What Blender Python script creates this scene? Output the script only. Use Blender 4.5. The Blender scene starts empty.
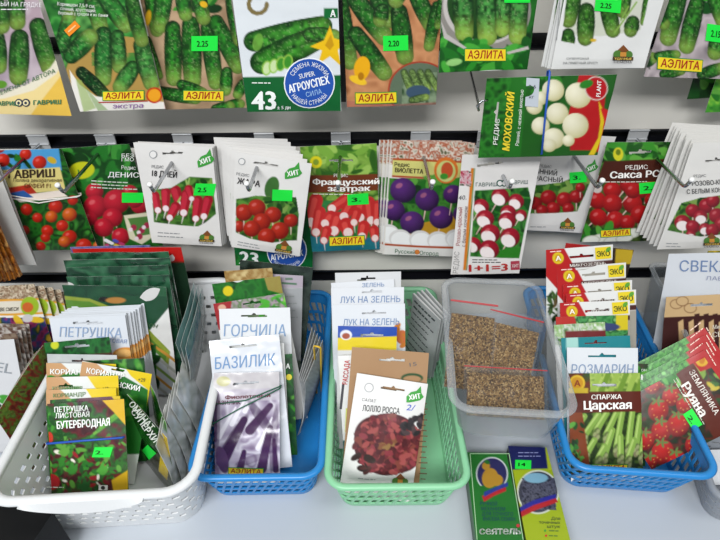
import bpy, math, random
import numpy as np
from mathutils import Matrix, Vector
from mathutils.geometry import delaunay_2d_cdt
SC = bpy.context.scene
C = SC.collection
R = math.radians
PITCH, ROLL, F, EYE = R(36), R(-0.5), 541.0, Vector((0, -0.6, 0.515))
CAMM = Matrix.Rotation(R(90) - PITCH, 3, 'X') @ Matrix.Rotation(ROLL, 3, 'Z')
CAMI = CAMM.transposed()

def ray(px, py):
    return CAMM @ Vector(((px - 360) / F, (270 - py) / F, -1))
def hit(px, py, p0, n):
    d = ray(px, py)
    return EYE + d * ((Vector(p0) - EYE).dot(Vector(n)) / d.dot(Vector(n)))
def on_wall(px, py, off=0.0): return hit(px, py, (0, -off, 0), (0, 1, 0))
def on_level(px, py, z=0.0): return hit(px, py, (0, 0, z), (0, 0, 1))
def proj(p):
    v = CAMI @ (Vector(p) - EYE)
    return 360 + F * v.x / -v.z, 270 - F * v.y / -v.z
CI = np.array(CAMI); EY = np.array(EYE)
def projn(P):
    v = (P - EY) @ CI.T
    return 360 + F * v[..., 0] / -v[..., 2], 270 - F * v[..., 1] / -v[..., 2]

# ---------------------------------------------------------------- colour
def lin(h):
    if not isinstance(h, str): return np.array(h, float)
    v = np.array([int(h[i:i + 2], 16) / 255 for i in (1, 3, 5)])
    return np.where(v <= .04045, v / 12.92, ((v + .055) / 1.055) ** 2.4)

# ---------------------------------------------------------------- materials
def mat(name, col=None, rough=.5, spec=.5, metal=0, bump=0, bscale=200, bdist=.0005, vcol=False, noise=0, nscale=20, alpha=1, emit=0, coat=0, stretch=None):
    m = bpy.data.materials.new(name); m.use_nodes = True
    nt = m.node_tree; N = nt.nodes; L = nt.links
    b = N['Principled BSDF']
    b.inputs['Roughness'].default_value = rough
    b.inputs['Specular IOR Level'].default_value = spec
    b.inputs['Metallic'].default_value = metal
    b.inputs['Coat Weight'].default_value = coat
    b.inputs['Coat Roughness'].default_value = .1
    tc = N.new('ShaderNodeTexCoord')
    src = tc.outputs['Object']
    if stretch:
        mp = N.new('ShaderNodeMapping'); mp.inputs['Scale'].default_value = stretch
        L.new(src, mp.inputs['Vector']); src = mp.outputs['Vector']
    if vcol:
        a = N.new('ShaderNodeVertexColor'); a.layer_name = 'Col'; L.new(a.outputs['Color'], b.inputs['Base Color'])
    else:
        c = lin(col)
        b.inputs['Base Color'].default_value = (*c, 1)
        if noise:
            n = N.new('ShaderNodeTexNoise'); n.inputs['Scale'].default_value = nscale; n.inputs['Detail'].default_value = 4
            r = N.new('ShaderNodeMapRange'); r.inputs['To Min'].default_value = 1 - noise; r.inputs['To Max'].default_value = 1 + noise
            x = N.new('ShaderNodeVectorMath'); x.operation = 'SCALE'; x.inputs[0].default_value = c
            L.new(src, n.inputs['Vector']); L.new(n.outputs['Fac'], r.inputs['Value']); L.new(r.outputs[0], x.inputs['Scale']); L.new(x.outputs[0], b.inputs['Base Color'])
    if bump:
        n = N.new('ShaderNodeTexNoise'); n.inputs['Scale'].default_value = bscale; n.inputs['Detail'].default_value = 2
        bm = N.new('ShaderNodeBump'); bm.inputs['Strength'].default_value = bump; bm.inputs['Distance'].default_value = bdist
        L.new(src, n.inputs['Vector']); L.new(n.outputs['Fac'], bm.inputs['Height']); L.new(bm.outputs[0], b.inputs['Normal'])
    if alpha < 1:
        out = N['Material Output']; t = N.new('ShaderNodeBsdfTransparent'); mx = N.new('ShaderNodeMixShader')
        fr0 = N.new('ShaderNodeLayerWeight'); fr0.inputs['Blend'].default_value = .5; fr = N.new('ShaderNodeMath'); fr.operation = 'POWER'; fr.inputs[1].default_value = 3.5; L.new(fr0.outputs['Facing'], fr.inputs[0])
        ad = N.new('ShaderNodeMath'); ad.operation = 'ADD'; ad.use_clamp = True; ad.inputs[1].default_value = alpha
        L.new(fr.outputs[0], ad.inputs[0]); L.new(ad.outputs[0], mx.inputs[0]); L.new(t.outputs[0], mx.inputs[1]); L.new(b.outputs[0], mx.inputs[2])
        L.new(mx.outputs[0], out.inputs['Surface'])
    return m
M = dict(
    paper=mat('matte_paper_print', vcol=True, rough=.6, spec=.3, bump=.15, bscale=60, bdist=.002),
    gloss=mat('coated_paper_print', vcol=True, rough=.36, spec=.42, bump=.22, bscale=38, bdist=.004),
    foil=mat('glossy_film_print', vcol=True, rough=.2, spec=.75, bump=.55, bscale=26, bdist=.01, coat=.3),
    board=mat('slat_board', '#d2cfc7', .42, .4, bump=.06, bscale=150, noise=.03, nscale=6, stretch=(1, 1, 6)),
    groove=mat('black_groove_liner', '#14151a', .35, .5),
    counter=mat('white_laminate', '#b9bfc6', .3, .45, noise=.015, nscale=5),
    chrome=mat('chromed_steel', '#b9bcc0', .18, .5, metal=1),
    zinc=mat('zinc_bracket', '#c4c6c8', .3, .6, metal=.4),
    tip=mat('white_rubber_tip', '#e6e6e4', .4),
    white=mat('white_plastic', '#dfe1e2', .35, .5, bump=.05, bscale=300),
    blue=mat('blue_plastic', '#2683c8', .3, .5, bump=.05, bscale=300),
    green=mat('mint_green_plastic', '#8acb9e', .32, .5, bump=.05, bscale=300),
    silver=mat('grey_plastic', '#8d9299', .3, .5),
    clear=mat('clear_plastic', '#a4aaae', .15, .5, alpha=.13),
    rimclear=mat('clear_plastic_rim', '#cfd4d8', .18, .5, alpha=.22),
    film=mat('bag_film', '#d9dde0', .12, .6, alpha=.03, bump=.9, bscale=45, bdist=.006),
    redzip=mat('red_zip_strip', '#b8262c', .35, alpha=.75),
    tag=mat('sticker_print', vcol=True, rough=.45, spec=.3),
    band_b=mat('blue_rubber', '#2456b8', .5), band_g=mat('green_rubber', '#1c5c44', .5), band_w=mat('white_rubber', '#ddd8d2', .5), band_y=mat('yellow_rubber', '#d8b02c', .5),
    black=mat('black_card', '#121316', .5), seeds=mat('seed_grain', vcol=True, rough=.6),
    dark=mat('dark_recess', '#1b1b1d', .7), floor=mat('floor_vinyl', '#6d6a66', .5, noise=.05),
)

# ---------------------------------------------------------------- object helpers
def mesh_obj(name, verts, faces, material, parent=None, cols=None, mw=None, smooth=False, tags=None):
    me = bpy.data.meshes.new(name)
    me.from_pydata(np.asarray(verts, float).tolist() if len(verts) else [], [], [list(map(int, f)) for f in faces])
    me.materials.append(material)
    if cols is not None:
        at = me.color_attributes.new('Col', 'FLOAT_COLOR', 'POINT')
        c = np.ones((len(verts), 4), np.float32); c[:, :3] = np.clip(cols, 0, 1)
        at.data.foreach_set('color', c.ravel())
    if smooth: me.shade_smooth()
    me.update()
    o = bpy.data.objects.new(name, me); C.objects.link(o)
    if parent is not None: o.parent = parent
    if mw is not None: o.matrix_local = mw
    if tags: tag(o, **tags)
    return o
def tag(o, label=None, cat=None, group=None, kind=None):
    if label: o['label'] = label
    if cat: o['category'] = cat
    if group: o['group'] = group
    if kind: o['kind'] = kind
    return o
def empty(name, loc, rz=0, **k):
    o = bpy.data.objects.new(name, None); C.objects.link(o); o.empty_display_size = .01
    o.location = loc; o.rotation_euler = (0, 0, rz); tag(o, **k); return o

class MB:
    def __init__(s): s.v = []; s.f = []
    def add(s, v, f):
        n = len(s.v); s.v += [tuple(p) for p in v]; s.f += [tuple(i + n for i in q) for q in f]
    def box(s, x0, x1, y0, y1, z0, z1):
        s.add([(x, y, z) for x in (x0, x1) for y in (y0, y1) for z in (z0, z1)],
              [(0, 1, 3, 2), (4, 6, 7, 5), (0, 4, 5, 1), (2, 3, 7, 6), (0, 2, 6, 4), (1, 5, 7, 3)])
    def tube(s, pts, r, n=8, closed=False):
        P = [Vector(p) for p in pts]; rings = []; up = None
        for i, p in enumerate(P):
            a = P[i - 1] if (i or closed) else P[0]; b = P[(i + 1) % len(P)] if (i < len(P) - 1 or closed) else P[-1]
            t = (b - a).normalized()
            if up is None: up = t.orthogonal().normalized()
            up = (up - t * up.dot(t)).normalized(); w = t.cross(up)
            rr = r[i] if isinstance(r, (list, tuple)) else r
            rings.append([p + (up * math.cos(6.28318 * k / n) + w * math.sin(6.28318 * k / n)) * rr for k in range(n)])
        v = [q for g in rings for q in g]; f = []
        m = len(P)
        for i in range(m if closed else m - 1):
            j = (i + 1) % m
            for k in range(n): f.append((i * n + k, i * n + (k + 1) % n, j * n + (k + 1) % n, j * n + k))
        if not closed: f += [tuple(range(n))[::-1], tuple((m - 1) * n + k for k in range(n))]
        s.add(v, f)
    def build(s, name, m, parent=None, smooth=False, bevel=0, **k):
        o = mesh_obj(name, s.v, s.f, m, parent, smooth=smooth, tags=k or None)
        if bevel:
            b = o.modifiers.new('edge', 'BEVEL'); b.width = bevel; b.segments = 2
        return o

# ---------------------------------------------------------------- text outlines
_tc = {}
def glyph(ch):
    """filled outline of one letter: overlapping contours are merged by winding number"""
    k = ch
    if k in _tc: return _tc[k]
    def body(t, fill):
        c = bpy.data.curves.new('t', 'FONT'); c.body = t; c.resolution_u = 2; c.fill_mode = fill
        o = bpy.data.objects.new('t', c); C.objects.link(o); bpy.context.view_layer.update()
        m = bpy.data.meshes.new_from_object(o); v = [(p.co.x, p.co.y) for p in m.vertices]; e = [tuple(q.vertices) for q in m.edges]
        bpy.data.objects.remove(o); bpy.data.curves.remove(c); bpy.data.meshes.remove(m); return v, e
    v, e = body(ch, 'NONE')
    # advance width: place the letter between two bars
    a = np.array(body('I' + ch + 'I', 'NONE')[0])[:, 0]; b = np.array(body('II', 'NONE')[0])[:, 0]
    adv = (a.max() - a.min()) - (b.max() - b.min())
    if not v: _tc[k] = ([], [], adv); return _tc[k]
    # trace loops
    nb = {}
    for p, q in e: nb.setdefault(p, []).append(q); nb.setdefault(q, []).append(p)
    seen = set(); loops = []
    for st_ in range(len(v)):
        if st_ in seen or st_ not in nb: continue
        lp = [st_]; seen.add(st_); cur = st_; 
        nxt = st_ + 1 if (st_ + 1) in nb[st_] else nb[st_][0]
        while nxt is not None and nxt not in seen:
            lp.append(nxt); seen.add(nxt); c2 = [q for q in nb[nxt] if q not in seen]; nxt = c2[0] if c2 else None
        loops.append(lp)
    P = []; E_ = []; L = []
    for lp in loops:
        pts = []
        for q in lp:
            if not pts or math.hypot(v[q][0] - pts[-1][0], v[q][1] - pts[-1][1]) > 1e-4: pts.append(v[q])
        if math.hypot(pts[0][0] - pts[-1][0], pts[0][1] - pts[-1][1]) < 1e-4: pts.pop()
        if len(pts) < 3: continue
        n = len(P); P += [Vector(p) for p in pts]; E_ += [(n + t, n + (t + 1) % len(pts)) for t in range(len(pts))]; L.append(pts)
    r = delaunay_2d_cdt(P, E_, [], 0, 1e-6)
    ov, of = r[0], r[2]; keep = []
    for f in of:
        cx = sum(ov[t].x for t in f) / len(f); cy = sum(ov[t].y for t in f) / len(f); w = 0
        for lp in L:
            for (ax, ay), (bx, by) in zip(lp, lp[1:] + lp[:1]):
                if (ay <= cy) != (by <= cy):
                    if (bx - ax) * (cy - ay) / (by - ay) + ax > cx: w += 1 if by > ay else -1
        if w: keep.append(tuple(f))
    _tc[k] = ([(p.x, p.y) for p in ov], keep, adv); return _tc[k]
def glyphs(s, bold=0):
    if ('w', s) in _tc: return _tc[('w', s)]
    V = []; F_ = []; x = 0
    for ch in s:
        if ch == ' ': x += .3; continue
        v, f, adv = glyph(ch)
        if v:
            n = len(V); V += [(p[0] + x, p[1]) for p in v]; F_ += [tuple(i + n for i in q) for q in f]
        x += adv
    v = np.array(V); v[:, 0] -= v[:, 0].min(); v[:, 1] /= .729
    _tc[('w', s)] = (v, F_); return _tc[('w', s)]

# ---------------------------------------------------------------- frames: where a flat packet sits
class Fr:
    """rigid rectangle: origin = bottom centre, x right, z up, y away from its face"""
    def __init__(s, org, right, up, W, H):
        s.o, s.r, s.u, s.W, s.H = Vector(org), Vector(right).normalized(), Vector(up), W, H
        s.u = (s.u - s.r * s.u.dot(s.r)).normalized(); s.n = s.u.cross(s.r)
        m = Matrix((s.r, s.n, s.u)).transposed().to_4x4(); m.translation = s.o; s.m = m
    def shift(s, dx=0, dy=0, dz=0, roll=0):
        o = s.o + s.r * dx + s.n * dy + s.u * dz
        q = Matrix.Rotation(R(roll), 3, s.n)
        return Fr(o, q @ s.r, q @ s.u, s.W, s.H)
def fit(P, hide=0):
    TL, TR, BR, BL = P
    r = ((TR - TL).normalized() + (BR - BL).normalized()).normalized()
    u = ((TL - BL).normalized() + (TR - BR).normalized()).normalized()
    # keep right and up perpendicular, sharing the error
    q = r.dot(u) / 2; r2 = (r - u * q).normalized(); u2 = (u - r * q)
    return Fr((BL + BR) / 2, r2, u2, ((TR - TL).length + (BR - BL).length) / 2, ((TL - BL).length + (TR - BR).length) / 2)
def wq(TL, TR, BR, BL, off):
    return fit([on_wall(*p, off) for p in (TL, TR, BR, BL)])
LOG = []
def bk(x0, y0, x1, y1, d, lean, zb=.011, H=None, yaw=0):
    """packet standing at distance d from the eye plane, leaning back; top edge seen from (x0,y0) to (x1,y1)"""
    a = R(lean); yv = -.6 + d
    n = Matrix.Rotation(R(yaw), 3, 'Z') @ Vector((0, math.cos(a), -math.sin(a)))
    base = Vector((on_level((x0 + x1) / 2, 430, .03).x if yaw else 0, yv, zb))
    TL, TR = hit(x0, y0, base, n), hit(x1, y1, base, n)
    r = (TR - TL).normalized(); u = r.cross(n); u = u if u.z > 0 else -u
    mid = (TL + TR) / 2
    h = H or (mid.z - zb) / u.z
    LOG.append((round(h, 3), round(mid.y + .6, 3), round(mid.z, 3), round((TR - TL).length, 3)))
    return Fr(mid - u * h, r, u, (TR - TL).length, h)
def lq(TL, TR, BR, BL, z):
    return fit([on_level(*p, z) for p in (TL, TR, BR, BL)])

# ---------------------------------------------------------------- printing on a packet
def vnoise(X, Y, sc, seed):
    g = np.random.RandomState(seed).rand(64, 64)
    x = X / sc; y = Y / sc; i = np.floor(x).astype(int); j = np.floor(y).astype(int)
    u = x - i; v = y - j; u = u * u * (3 - 2 * u); v = v * v * (3 - 2 * v)
    G = lambda a, b: g[a % 64, b % 64]
    return (G(i, j) * (1 - u) + G(i + 1, j) * u) * (1 - v) + (G(i, j + 1) * (1 - u) + G(i + 1, j + 1) * u) * v

class Art:
    def __init__(s, X, Y, U, V, bg, aa=.8):
        s.X, s.Y, s.U, s.V, s.aa = X, Y, U, V, aa
        s.c = np.empty(X.shape + (3,)); s.c[:] = lin(bg); s.clip = None
    def box_(s, x0, y0, x1, y1):
        return np.nonzero(((s.X > x0) & (s.X < x1) & (s.Y > y0) & (s.Y < y1)).ravel())[0]
    def put(s, idx, a, col):
        c = s.c.reshape(-1, 3)
        if s.clip is not None: a = a * s.clip.ravel()[idx]
        c[idx] += (lin(col) - c[idx]) * a[:, None]
    def ell(s, cx, cy, rx, ry, col, ang=0, col2=None, k=1.0):
        m = max(rx, ry) + 2; i = s.box_(cx - m, cy - m, cx + m, cy + m)
        if not len(i): return
        x = s.X.ravel()[i] - cx; y = s.Y.ravel()[i] - cy; ca, sa = math.cos(R(ang)), math.sin(R(ang))
        p = (x * ca + y * sa) / rx; q = (-x * sa + y * ca) / ry; d = np.sqrt(p * p + q * q)
        a = np.clip((1 - d) * min(rx, ry) / s.aa + .5, 0, 1) * k
        cc = lin(col)
        if col2 is not None:
            w = np.clip(np.hypot(p + .3, q + .35) / 1.4, 0, 1)[:, None] ** 1.5; cc = lin(col) * (1 - w) + lin(col2) * w
        s.put(i, a, cc)
    def cap(s, x0, y0, x1, y1, r0, r1, col):
        m = max(r0, r1) + 2; i = s.box_(min(x0, x1) - m, min(y0, y1) - m, max(x0, x1) + m, max(y0, y1) + m)
        if not len(i): return
        x = s.X.ravel()[i] - x0; y = s.Y.ravel()[i] - y0; dx, dy = x1 - x0, y1 - y0; L2 = dx * dx + dy * dy + 1e-9
        t = np.clip((x * dx + y * dy) / L2, 0, 1); dd = np.hypot(x - t * dx, y - t * dy)
        s.put(i, np.clip((r0 + (r1 - r0) * t - dd) / s.aa + .5, 0, 1), col)
        return
    def poly(s, pts, col, k=1.0):
        xs = [p[0] for p in pts]; ys = [p[1] for p in pts]
        i = s.box_(min(xs) - 1, min(ys) - 1, max(xs) + 1, max(ys) + 1)
        if not len(i): return
        x = s.X.ravel()[i]; y = s.Y.ravel()[i]; ins = np.zeros(len(i), bool); dist = np.full(len(i), 1e9)
        for (ax, ay), (bx, by) in zip(pts, pts[1:] + pts[:1]):
            if ay != by:
                c = ((ay > y) != (by > y)) & (x < (bx - ax) * (y - ay) / (by - ay) + ax); ins ^= c
            dx, dy = bx - ax, by - ay; t = np.clip(((x - ax) * dx + (y - ay) * dy) / (dx * dx + dy * dy + 1e-9), 0, 1)
            dist = np.minimum(dist, np.hypot(x - ax - t * dx, y - ay - t * dy))
        sd = np.where(ins, dist, -dist)
        s.put(i, np.clip(sd / s.aa + .5, 0, 1) * k, col)
    def mask_poly(s, pts):
        keep = s.c.copy(); s.c[:] = 0; s.poly(pts, (1, 1, 1)); a = s.c[..., 0].copy(); s.c = keep; s.clip = a
    def mottle(s, amp, sc, seed):
        n = vnoise(s.X, s.Y, sc, seed) - .5 + .5 * (vnoise(s.X, s.Y, sc / 2.3, seed + 1) - .5)
        f = 1 + amp * 2 * n
        if s.clip is not None: f = 1 + (f - 1) * s.clip
        s.c *= f[..., None]
    def patch(s, x0, y0, x1, y1, cols, sc, seed):
        i = s.box_(x0, y0, x1, y1)
        if not len(i): return
        x, y = s.X.ravel()[i], s.Y.ravel()[i]; n = vnoise(x, y, sc, seed) * .6 + vnoise(x, y, sc / 2, seed + 5) * .4
        n = np.clip((n - .2) / .6, 0, .999) * (len(cols) - 1); k = n.astype(int); f = (n - k)[:, None]
        T = np.array([lin(c) for c in cols]); s.put(i, np.ones(len(i)), T[k] * (1 - f) + T[np.minimum(k + 1, len(cols) - 1)] * f)
    def leaves(s, x0, y0, x1, y1, n, cols, size, seed):
        r = random.Random(seed)
        for _ in range(n):
            z = size * r.uniform(.6, 1.3)
            s.ell(r.uniform(x0, x1), r.uniform(y0, y1), z, z * r.uniform(.3, .6), r.choice(cols), r.uniform(0, 180))
    def cuc(s, x0, y0, x1, y1, r, seed=0, dark='#1f5a22', mid='#4b8f3c', tip='#a9bf62', tipk=.55, bumpy=1):
        m = r + 2; i = s.box_(min(x0, x1) - m, min(y0, y1) - m, max(x0, x1) + m, max(y0, y1) + m)
        if not len(i): return
        X, Y = s.X.ravel()[i], s.Y.ravel()[i]; x = X - x0; y = Y - y0; dx, dy = x1 - x0, y1 - y0; L = math.hypot(dx, dy) + 1e-6
        t = (x * dx + y * dy) / L / L; tc = np.clip(t, 0, 1); q = (x * -dy + y * dx) / L
        dd = np.hypot(x - tc * dx, y - tc * dy); rr = r * (.86 + .14 * np.sin(3.1 * np.clip(tc, 0, 1)))
        a = np.clip((rr - dd) / s.aa + .5, 0, 1)
        sh = 1 - (dd / rr) ** 2 * .95
        n = vnoise(X, Y, r * .30, seed); st = .5 + .5 * np.sin(q / r * 9 + seed)
        w = np.clip(np.clip(sh, 0, 1) ** 1.3 * (.52 + .3 * st * tc + .9 * (n - .5) * bumpy), 0, 1)[:, None]
        c = lin(dark) * .35 * (1 - w) + lin(mid) * 1.05 * w
        wt = (np.clip((tc - .62) / .38, 0, 1) ** 1.5 * tipk * (.6 + .4 * sh))[:, None]; c = c * (1 - wt) + lin(tip) * wt
        if bumpy:
            b = (vnoise(X, Y, 1.3, seed + 3) > .78)[:, None] * .28 * sh[:, None]; c = c * (1 - b) + lin('#b9d39a') * b
        s.put(i, a, c)
    def rad(s, cx, cy, r, col='#c22a33', dk='#7d1220', white=0, ang=90, tail=1, seed=0, ry=None):
        if tail:
            ca, sa = math.cos(R(ang)), math.sin(R(ang)); s.cap(cx, cy, cx + ca * r * (1.5 + tail * .5), cy + sa * r * (1.5 + tail * .5), .9, .3, '#e6c7c0')
        s.ell(cx, cy, r, ry or r * .95, col, ang - 90, dk)
        if white:
            ca, sa = math.cos(R(ang)), math.sin(R(ang)); s.ell(cx + ca * r * .4, cy + sa * r * .4, r * .75, r * .6, '#efe6e4', ang - 90)
        s.ell(cx - r * .3, cy - r * .35, r * .28, r * .18, '#f0a0a0', -30, k=.35)

class Packet:
    def __init__(p, name, label, fr, art=None, bg='#e2e2e0', cell=.0009, bulge=.0015, wr=.0004, material='gloss', hole=None, cat='seed packet', group=None, th=.0004, curl=0, back=None, seed=None):
        p.fr = fr; W, H = fr.W, fr.H; p.seed = seed if seed is not None else sum(map(ord, label)) % 9973
        rs = np.random.RandomState(p.seed)
        p.wv = [(rs.uniform(-1, 1) * 2 * math.pi / rs.uniform(.025, .09), rs.uniform(-1, 1) * 2 * math.pi / rs.uniform(.03, .09), rs.uniform(0, 6.28)) for _ in range(5)]
        p.bulge, p.wr, p.curl = bulge, wr, curl
        nx = max(4, round(W / cell)); ny = max(4, round(H / cell))
        x = np.linspace(-W / 2, W / 2, nx + 1); z = np.linspace(H, 0, ny + 1); X, Z = np.meshgrid(x, z)
        Yf = p.surf(X, Z)
        loc = np.stack([X, Yf, Z], -1); m3 = np.array(fr.m.to_3x3())
        flat = np.stack([X, X * 0, Z], -1) @ m3.T + np.array(fr.o)
        PX, PY = projn(flat)
        a = Art(PX, PY, X / W * 100 + 50, (1 - Z / H) * 150, bg, aa=max(.8, cell * 900)); p.a = a
        if art: art(a)
        a.c = np.clip(a.c, 0, 1) ** 1.22
        nv = (nx + 1) * (ny + 1); idx = np.arange(nv).reshape(ny + 1, nx + 1)
        q = np.stack([idx[:-1, :-1], idx[1:, :-1], idx[1:, 1:], idx[:-1, 1:]], -1).reshape(-1, 4)
        if hole:
            hx, hy, hw = hole[:3]; ang = hole[3] if len(hole) > 3 else 0
            cxs = PX.ravel()[q].mean(1) - hx; cys = PY.ravel()[q].mean(1) - hy; ca, sa = math.cos(R(ang)), math.sin(R(ang))
            u = cxs * ca + cys * sa; v = -cxs * sa + cys * ca
            inside = ((abs(u) < hw / 2) & (abs(v) < 1.0)) | (np.hypot(u, v + .9) < 1.9)
            q = q[~inside]
        back_ = loc.copy(); back_[..., 1] = Yf * -.25 if bulge < .004 else Yf * -.1
        back_[..., 1] = np.maximum(back_[..., 1], Yf + th)
        cf = a.c.reshape(-1, 3)
        ring = np.concatenate([idx[0, :-1], idx[:-1, -1], idx[-1, :0:-1], idx[:0:-1, 0]])
        if hole:
            verts = np.concatenate([loc.reshape(-1, 3), back_.reshape(-1, 3)]); cols = np.concatenate([cf, np.tile(lin(back or '#cfcfcd'), (nv, 1))])
            faces = q.tolist() + (q[:, ::-1] + nv).tolist()
            r2 = ring + nv
        else:
            bv = back_.reshape(-1, 3)[ring]; verts = np.concatenate([loc.reshape(-1, 3), bv]); cols = np.concatenate([cf, np.tile(lin(back or '#cfcfcd'), (len(ring), 1))])
            r2 = np.arange(len(ring)) + nv; faces = q.tolist() + [r2.tolist()]
        n = len(ring)
        faces += [[int(ring[i]), int(ring[(i + 1) % n]), int(r2[(i + 1) % n]), int(r2[i])] for i in range(n)]
        p.o = mesh_obj(name, verts, faces, M[material], None, cols, fr.m, True, dict(label=label, cat=cat, group=group))
        p.o.data.set_sharp_from_angle(angle=R(40))
    def surf(p, x, z):
        u = x / p.fr.W + .5; v = z / p.fr.H
        s = np.sin(np.pi * np.clip(u, 0, 1)) ** .8 * np.clip(np.minimum(v / .08, (1 - v) / .35), 0, 1) ** .8
        y = -p.bulge * s
        for kx, kz, ph in p.wv: y = y - p.wr * .45 * np.sin(kx * x + kz * z + ph)
        y = y + p.curl * ((v - .5) ** 2) * 4
        return y
    def uv(p, px, py):
        h = hit(px, py, p.fr.o, p.fr.n) - p.fr.o
        return h.dot(p.fr.r), h.dot(p.fr.u)
    def deco(p): return Deco(p)

class Deco:
    """flat printed shapes laid on a packet; authored where the photo shows them, stored on the packet's surface"""
    def __init__(s, p): s.p = p; s.v = []; s.f = []; s.c = []; s.l = []
    def raw(s, pts, faces, col, ly=0):
        n = len(s.v)
        for x, y in pts: s.v.append(s.p.uv(x, y)); s.c.append(lin(col)); s.l.append(ly)
        s.f += [tuple(i + n for i in f) for f in faces]
    def poly(s, pts, col, ly=0): s.raw(pts, [tuple(range(len(pts)))], col, ly)
    def rect(s, cx, cy, w, h, col, ang=0, ly=0, sk=0):
        ca, sa = math.cos(R(ang)), math.sin(R(ang)); P = []
        nn = max(1, int(w / 6))
        for k in range(nn + 1): P.append((-w / 2 + w * k / nn + sk, -h / 2))
        for k in range(nn + 1): P.append((w / 2 - w * k / nn, h / 2))
        F_ = [(k, k + 1, 2 * nn - k, 2 * nn + 1 - k) for k in range(nn)]
        s.raw([(cx + x * ca - y * sa, cy + x * sa + y * ca) for x, y in P], F_, col, ly)
    def disc(s, cx, cy, r, col, ry=None, ly=0, ang=0, n=28):
        ca, sa = math.cos(R(ang)), math.sin(R(ang)); ry = ry or r; P = [(cx, cy)]; R_ = max(1, int(r / 5))
        for q in range(1, R_ + 1):
            for k in range(n):
                x, y = r * q / R_ * math.cos(6.28318 * k / n), ry * q / R_ * math.sin(6.28318 * k / n); P.append((cx + x * ca - y * sa, cy + x * sa + y * ca))
        s.raw(P, [(0, k + 1, (k + 1) % n + 1) for k in range(n)] + [(q * n + k + 1, q * n + n + k + 1, q * n + n + (k + 1) % n + 1, q * n + (k + 1) % n + 1) for q in range(R_ - 1) for k in range(n)], col, ly)
    def line(s, x0, y0, x1, y1, w, col, ly=0):
        L = math.hypot(x1 - x0, y1 - y0); s.rect((x0 + x1) / 2, (y0 + y1) / 2, L, w, col, math.degrees(math.atan2(y1 - y0, x1 - x0)), ly)
    def t(s, txt, x, y, h, col, w=None, ang=0, b=0, al='c', sl=0, ly=1):
        v, f = glyphs(txt, b); k = h; tw = v[:, 0].max()
        kx = (w / tw) if w else k
        off = {'c': -tw * kx / 2, 'l': 0, 'r': -tw * kx}[al]; ca, sa = math.cos(R(ang)), math.sin(R(ang))
        for bx, by in ([(0, 0)] if b <= .005 else [(-b * 1.3, -b * .5), (b * 1.3, -b * .5), (0, b * .8)]):
            P = []
            for a, c in v:
                xx = (a + bx) * kx + off + c * sl * k; yy = -(c + by - .5) * k; P.append((x + xx * ca - yy * sa, y + xx * sa + yy * ca))
            s.raw(P, f, col, ly)
    def arc(s, txt, cx, cy, r, h, col, a0, a1, b=0, ly=1, flip=False):
        v, f = glyphs(txt, b); tw = v[:, 0].max(); P = []
        for a, c in v:
            th = R(a0 + (a1 - a0) * a / tw); rr = r + (c * h if not flip else -c * h); P.append((cx + rr * math.cos(th), cy + rr * math.sin(th)))
        s.raw(P, f, col, ly)
    def build(s, name, label=None, material='tag', lift=.0006):
        if not s.v: return
        v = np.array(s.v); y = s.p.surf(v[:, 0], v[:, 1]) - lift - np.array(s.l) * .0003
        o = mesh_obj(name, np.stack([v[:, 0], y, v[:, 1]], -1), s.f, M[material], s.p.o, np.array(s.c))
        if label: o['label'] = label
        return o

def price(p, x, y, w, h, txt='2.25', ang=0, sk=0, wavy=False, lift=.0008):
    d = Deco(p); d.rect(x, y, w, h, '#1fe243', ang, 0, sk); 
    o = d.build('price_sticker', 'bright green price sticker', lift=lift)
    if txt:
        d = Deco(p); d.t(txt, x - w * .08, y, h * .4, '#123a18', w * .42, ang, b=.02); q = d.build('numerals', 'dark pen numerals', lift=lift); q.parent = o
    return o
def aelita(p, x, y, w, ang=0, h=None, txt='АЭЛИТА'):
    h = h or w * .26; d = Deco(p); d.rect(x, y, w, h, '#2f8a3c', ang); d.rect(x, y, w - 1.6, h - 1.6, '#ecd02a', ang, 1)
    d.t(txt, x, y - h * .05, h * .62, '#a81e22', w * .84, ang, b=.012, ly=2, sl=.08); return d.build('brand_logo', 'yellow plate with red lettering')
def hitleaf(p, x, y, r, ang=-18):
    d = Deco(p); P = []; ca, sa = math.cos(R(ang)), math.sin(R(ang))
    for a, b in [(-1, .55), (-.9, -.1), (-.35, -.5), (.3, -.55), (.85, -1.0), (.8, -.2), (1.0, .25), (.55, .55), (-.2, .6), (-.7, .6)]:
        P.append((x + (a * ca - b * sa) * r, y + (a * sa + b * ca) * r))
    d.poly(P, '#3f9a3e'); d.t('ХИТ', x, y + r * .05, r * .55, '#f4f6f0', r * 1.3, ang, b=.03); return d.build('badge', 'green leaf badge with white letters')
def farmlogo(p, x, y, w, ang=0):
    d = Deco(p); ca, sa = math.cos(R(ang)), math.sin(R(ang)); q = lambda a, b: (x + (a * ca - b * sa) * w, y + (a * sa + b * ca) * w)
    d.poly([q(-.35, -.05), q(-.25, -.2), q(0, -.45), q(.25, -.2), q(.38, -.05)], '#7c4a26')
    d.disc(*q(-.25, .0), w * .2, '#4e7a34', ly=1); d.disc(*q(.27, .0), w * .18, '#4e7a34', ly=1); d.rect(*q(0, -.02), w * .28, w * .2, '#c98a3c', ang, ly=2)
    d.rect(*q(0, .17), w * .95, w * .16, '#4a3626', ang, ly=3); d.t('УДАЧНЫЕ', *q(0, .17), w * .1, '#e6c45c', w * .8, ang, ly=4, b=.02); d.t('СЕМЕНА', *q(0, .33), w * .1, '#3a3430', w * .85, ang, ly=3)
    return d.build('brand_logo', 'small farm house emblem')
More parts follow.
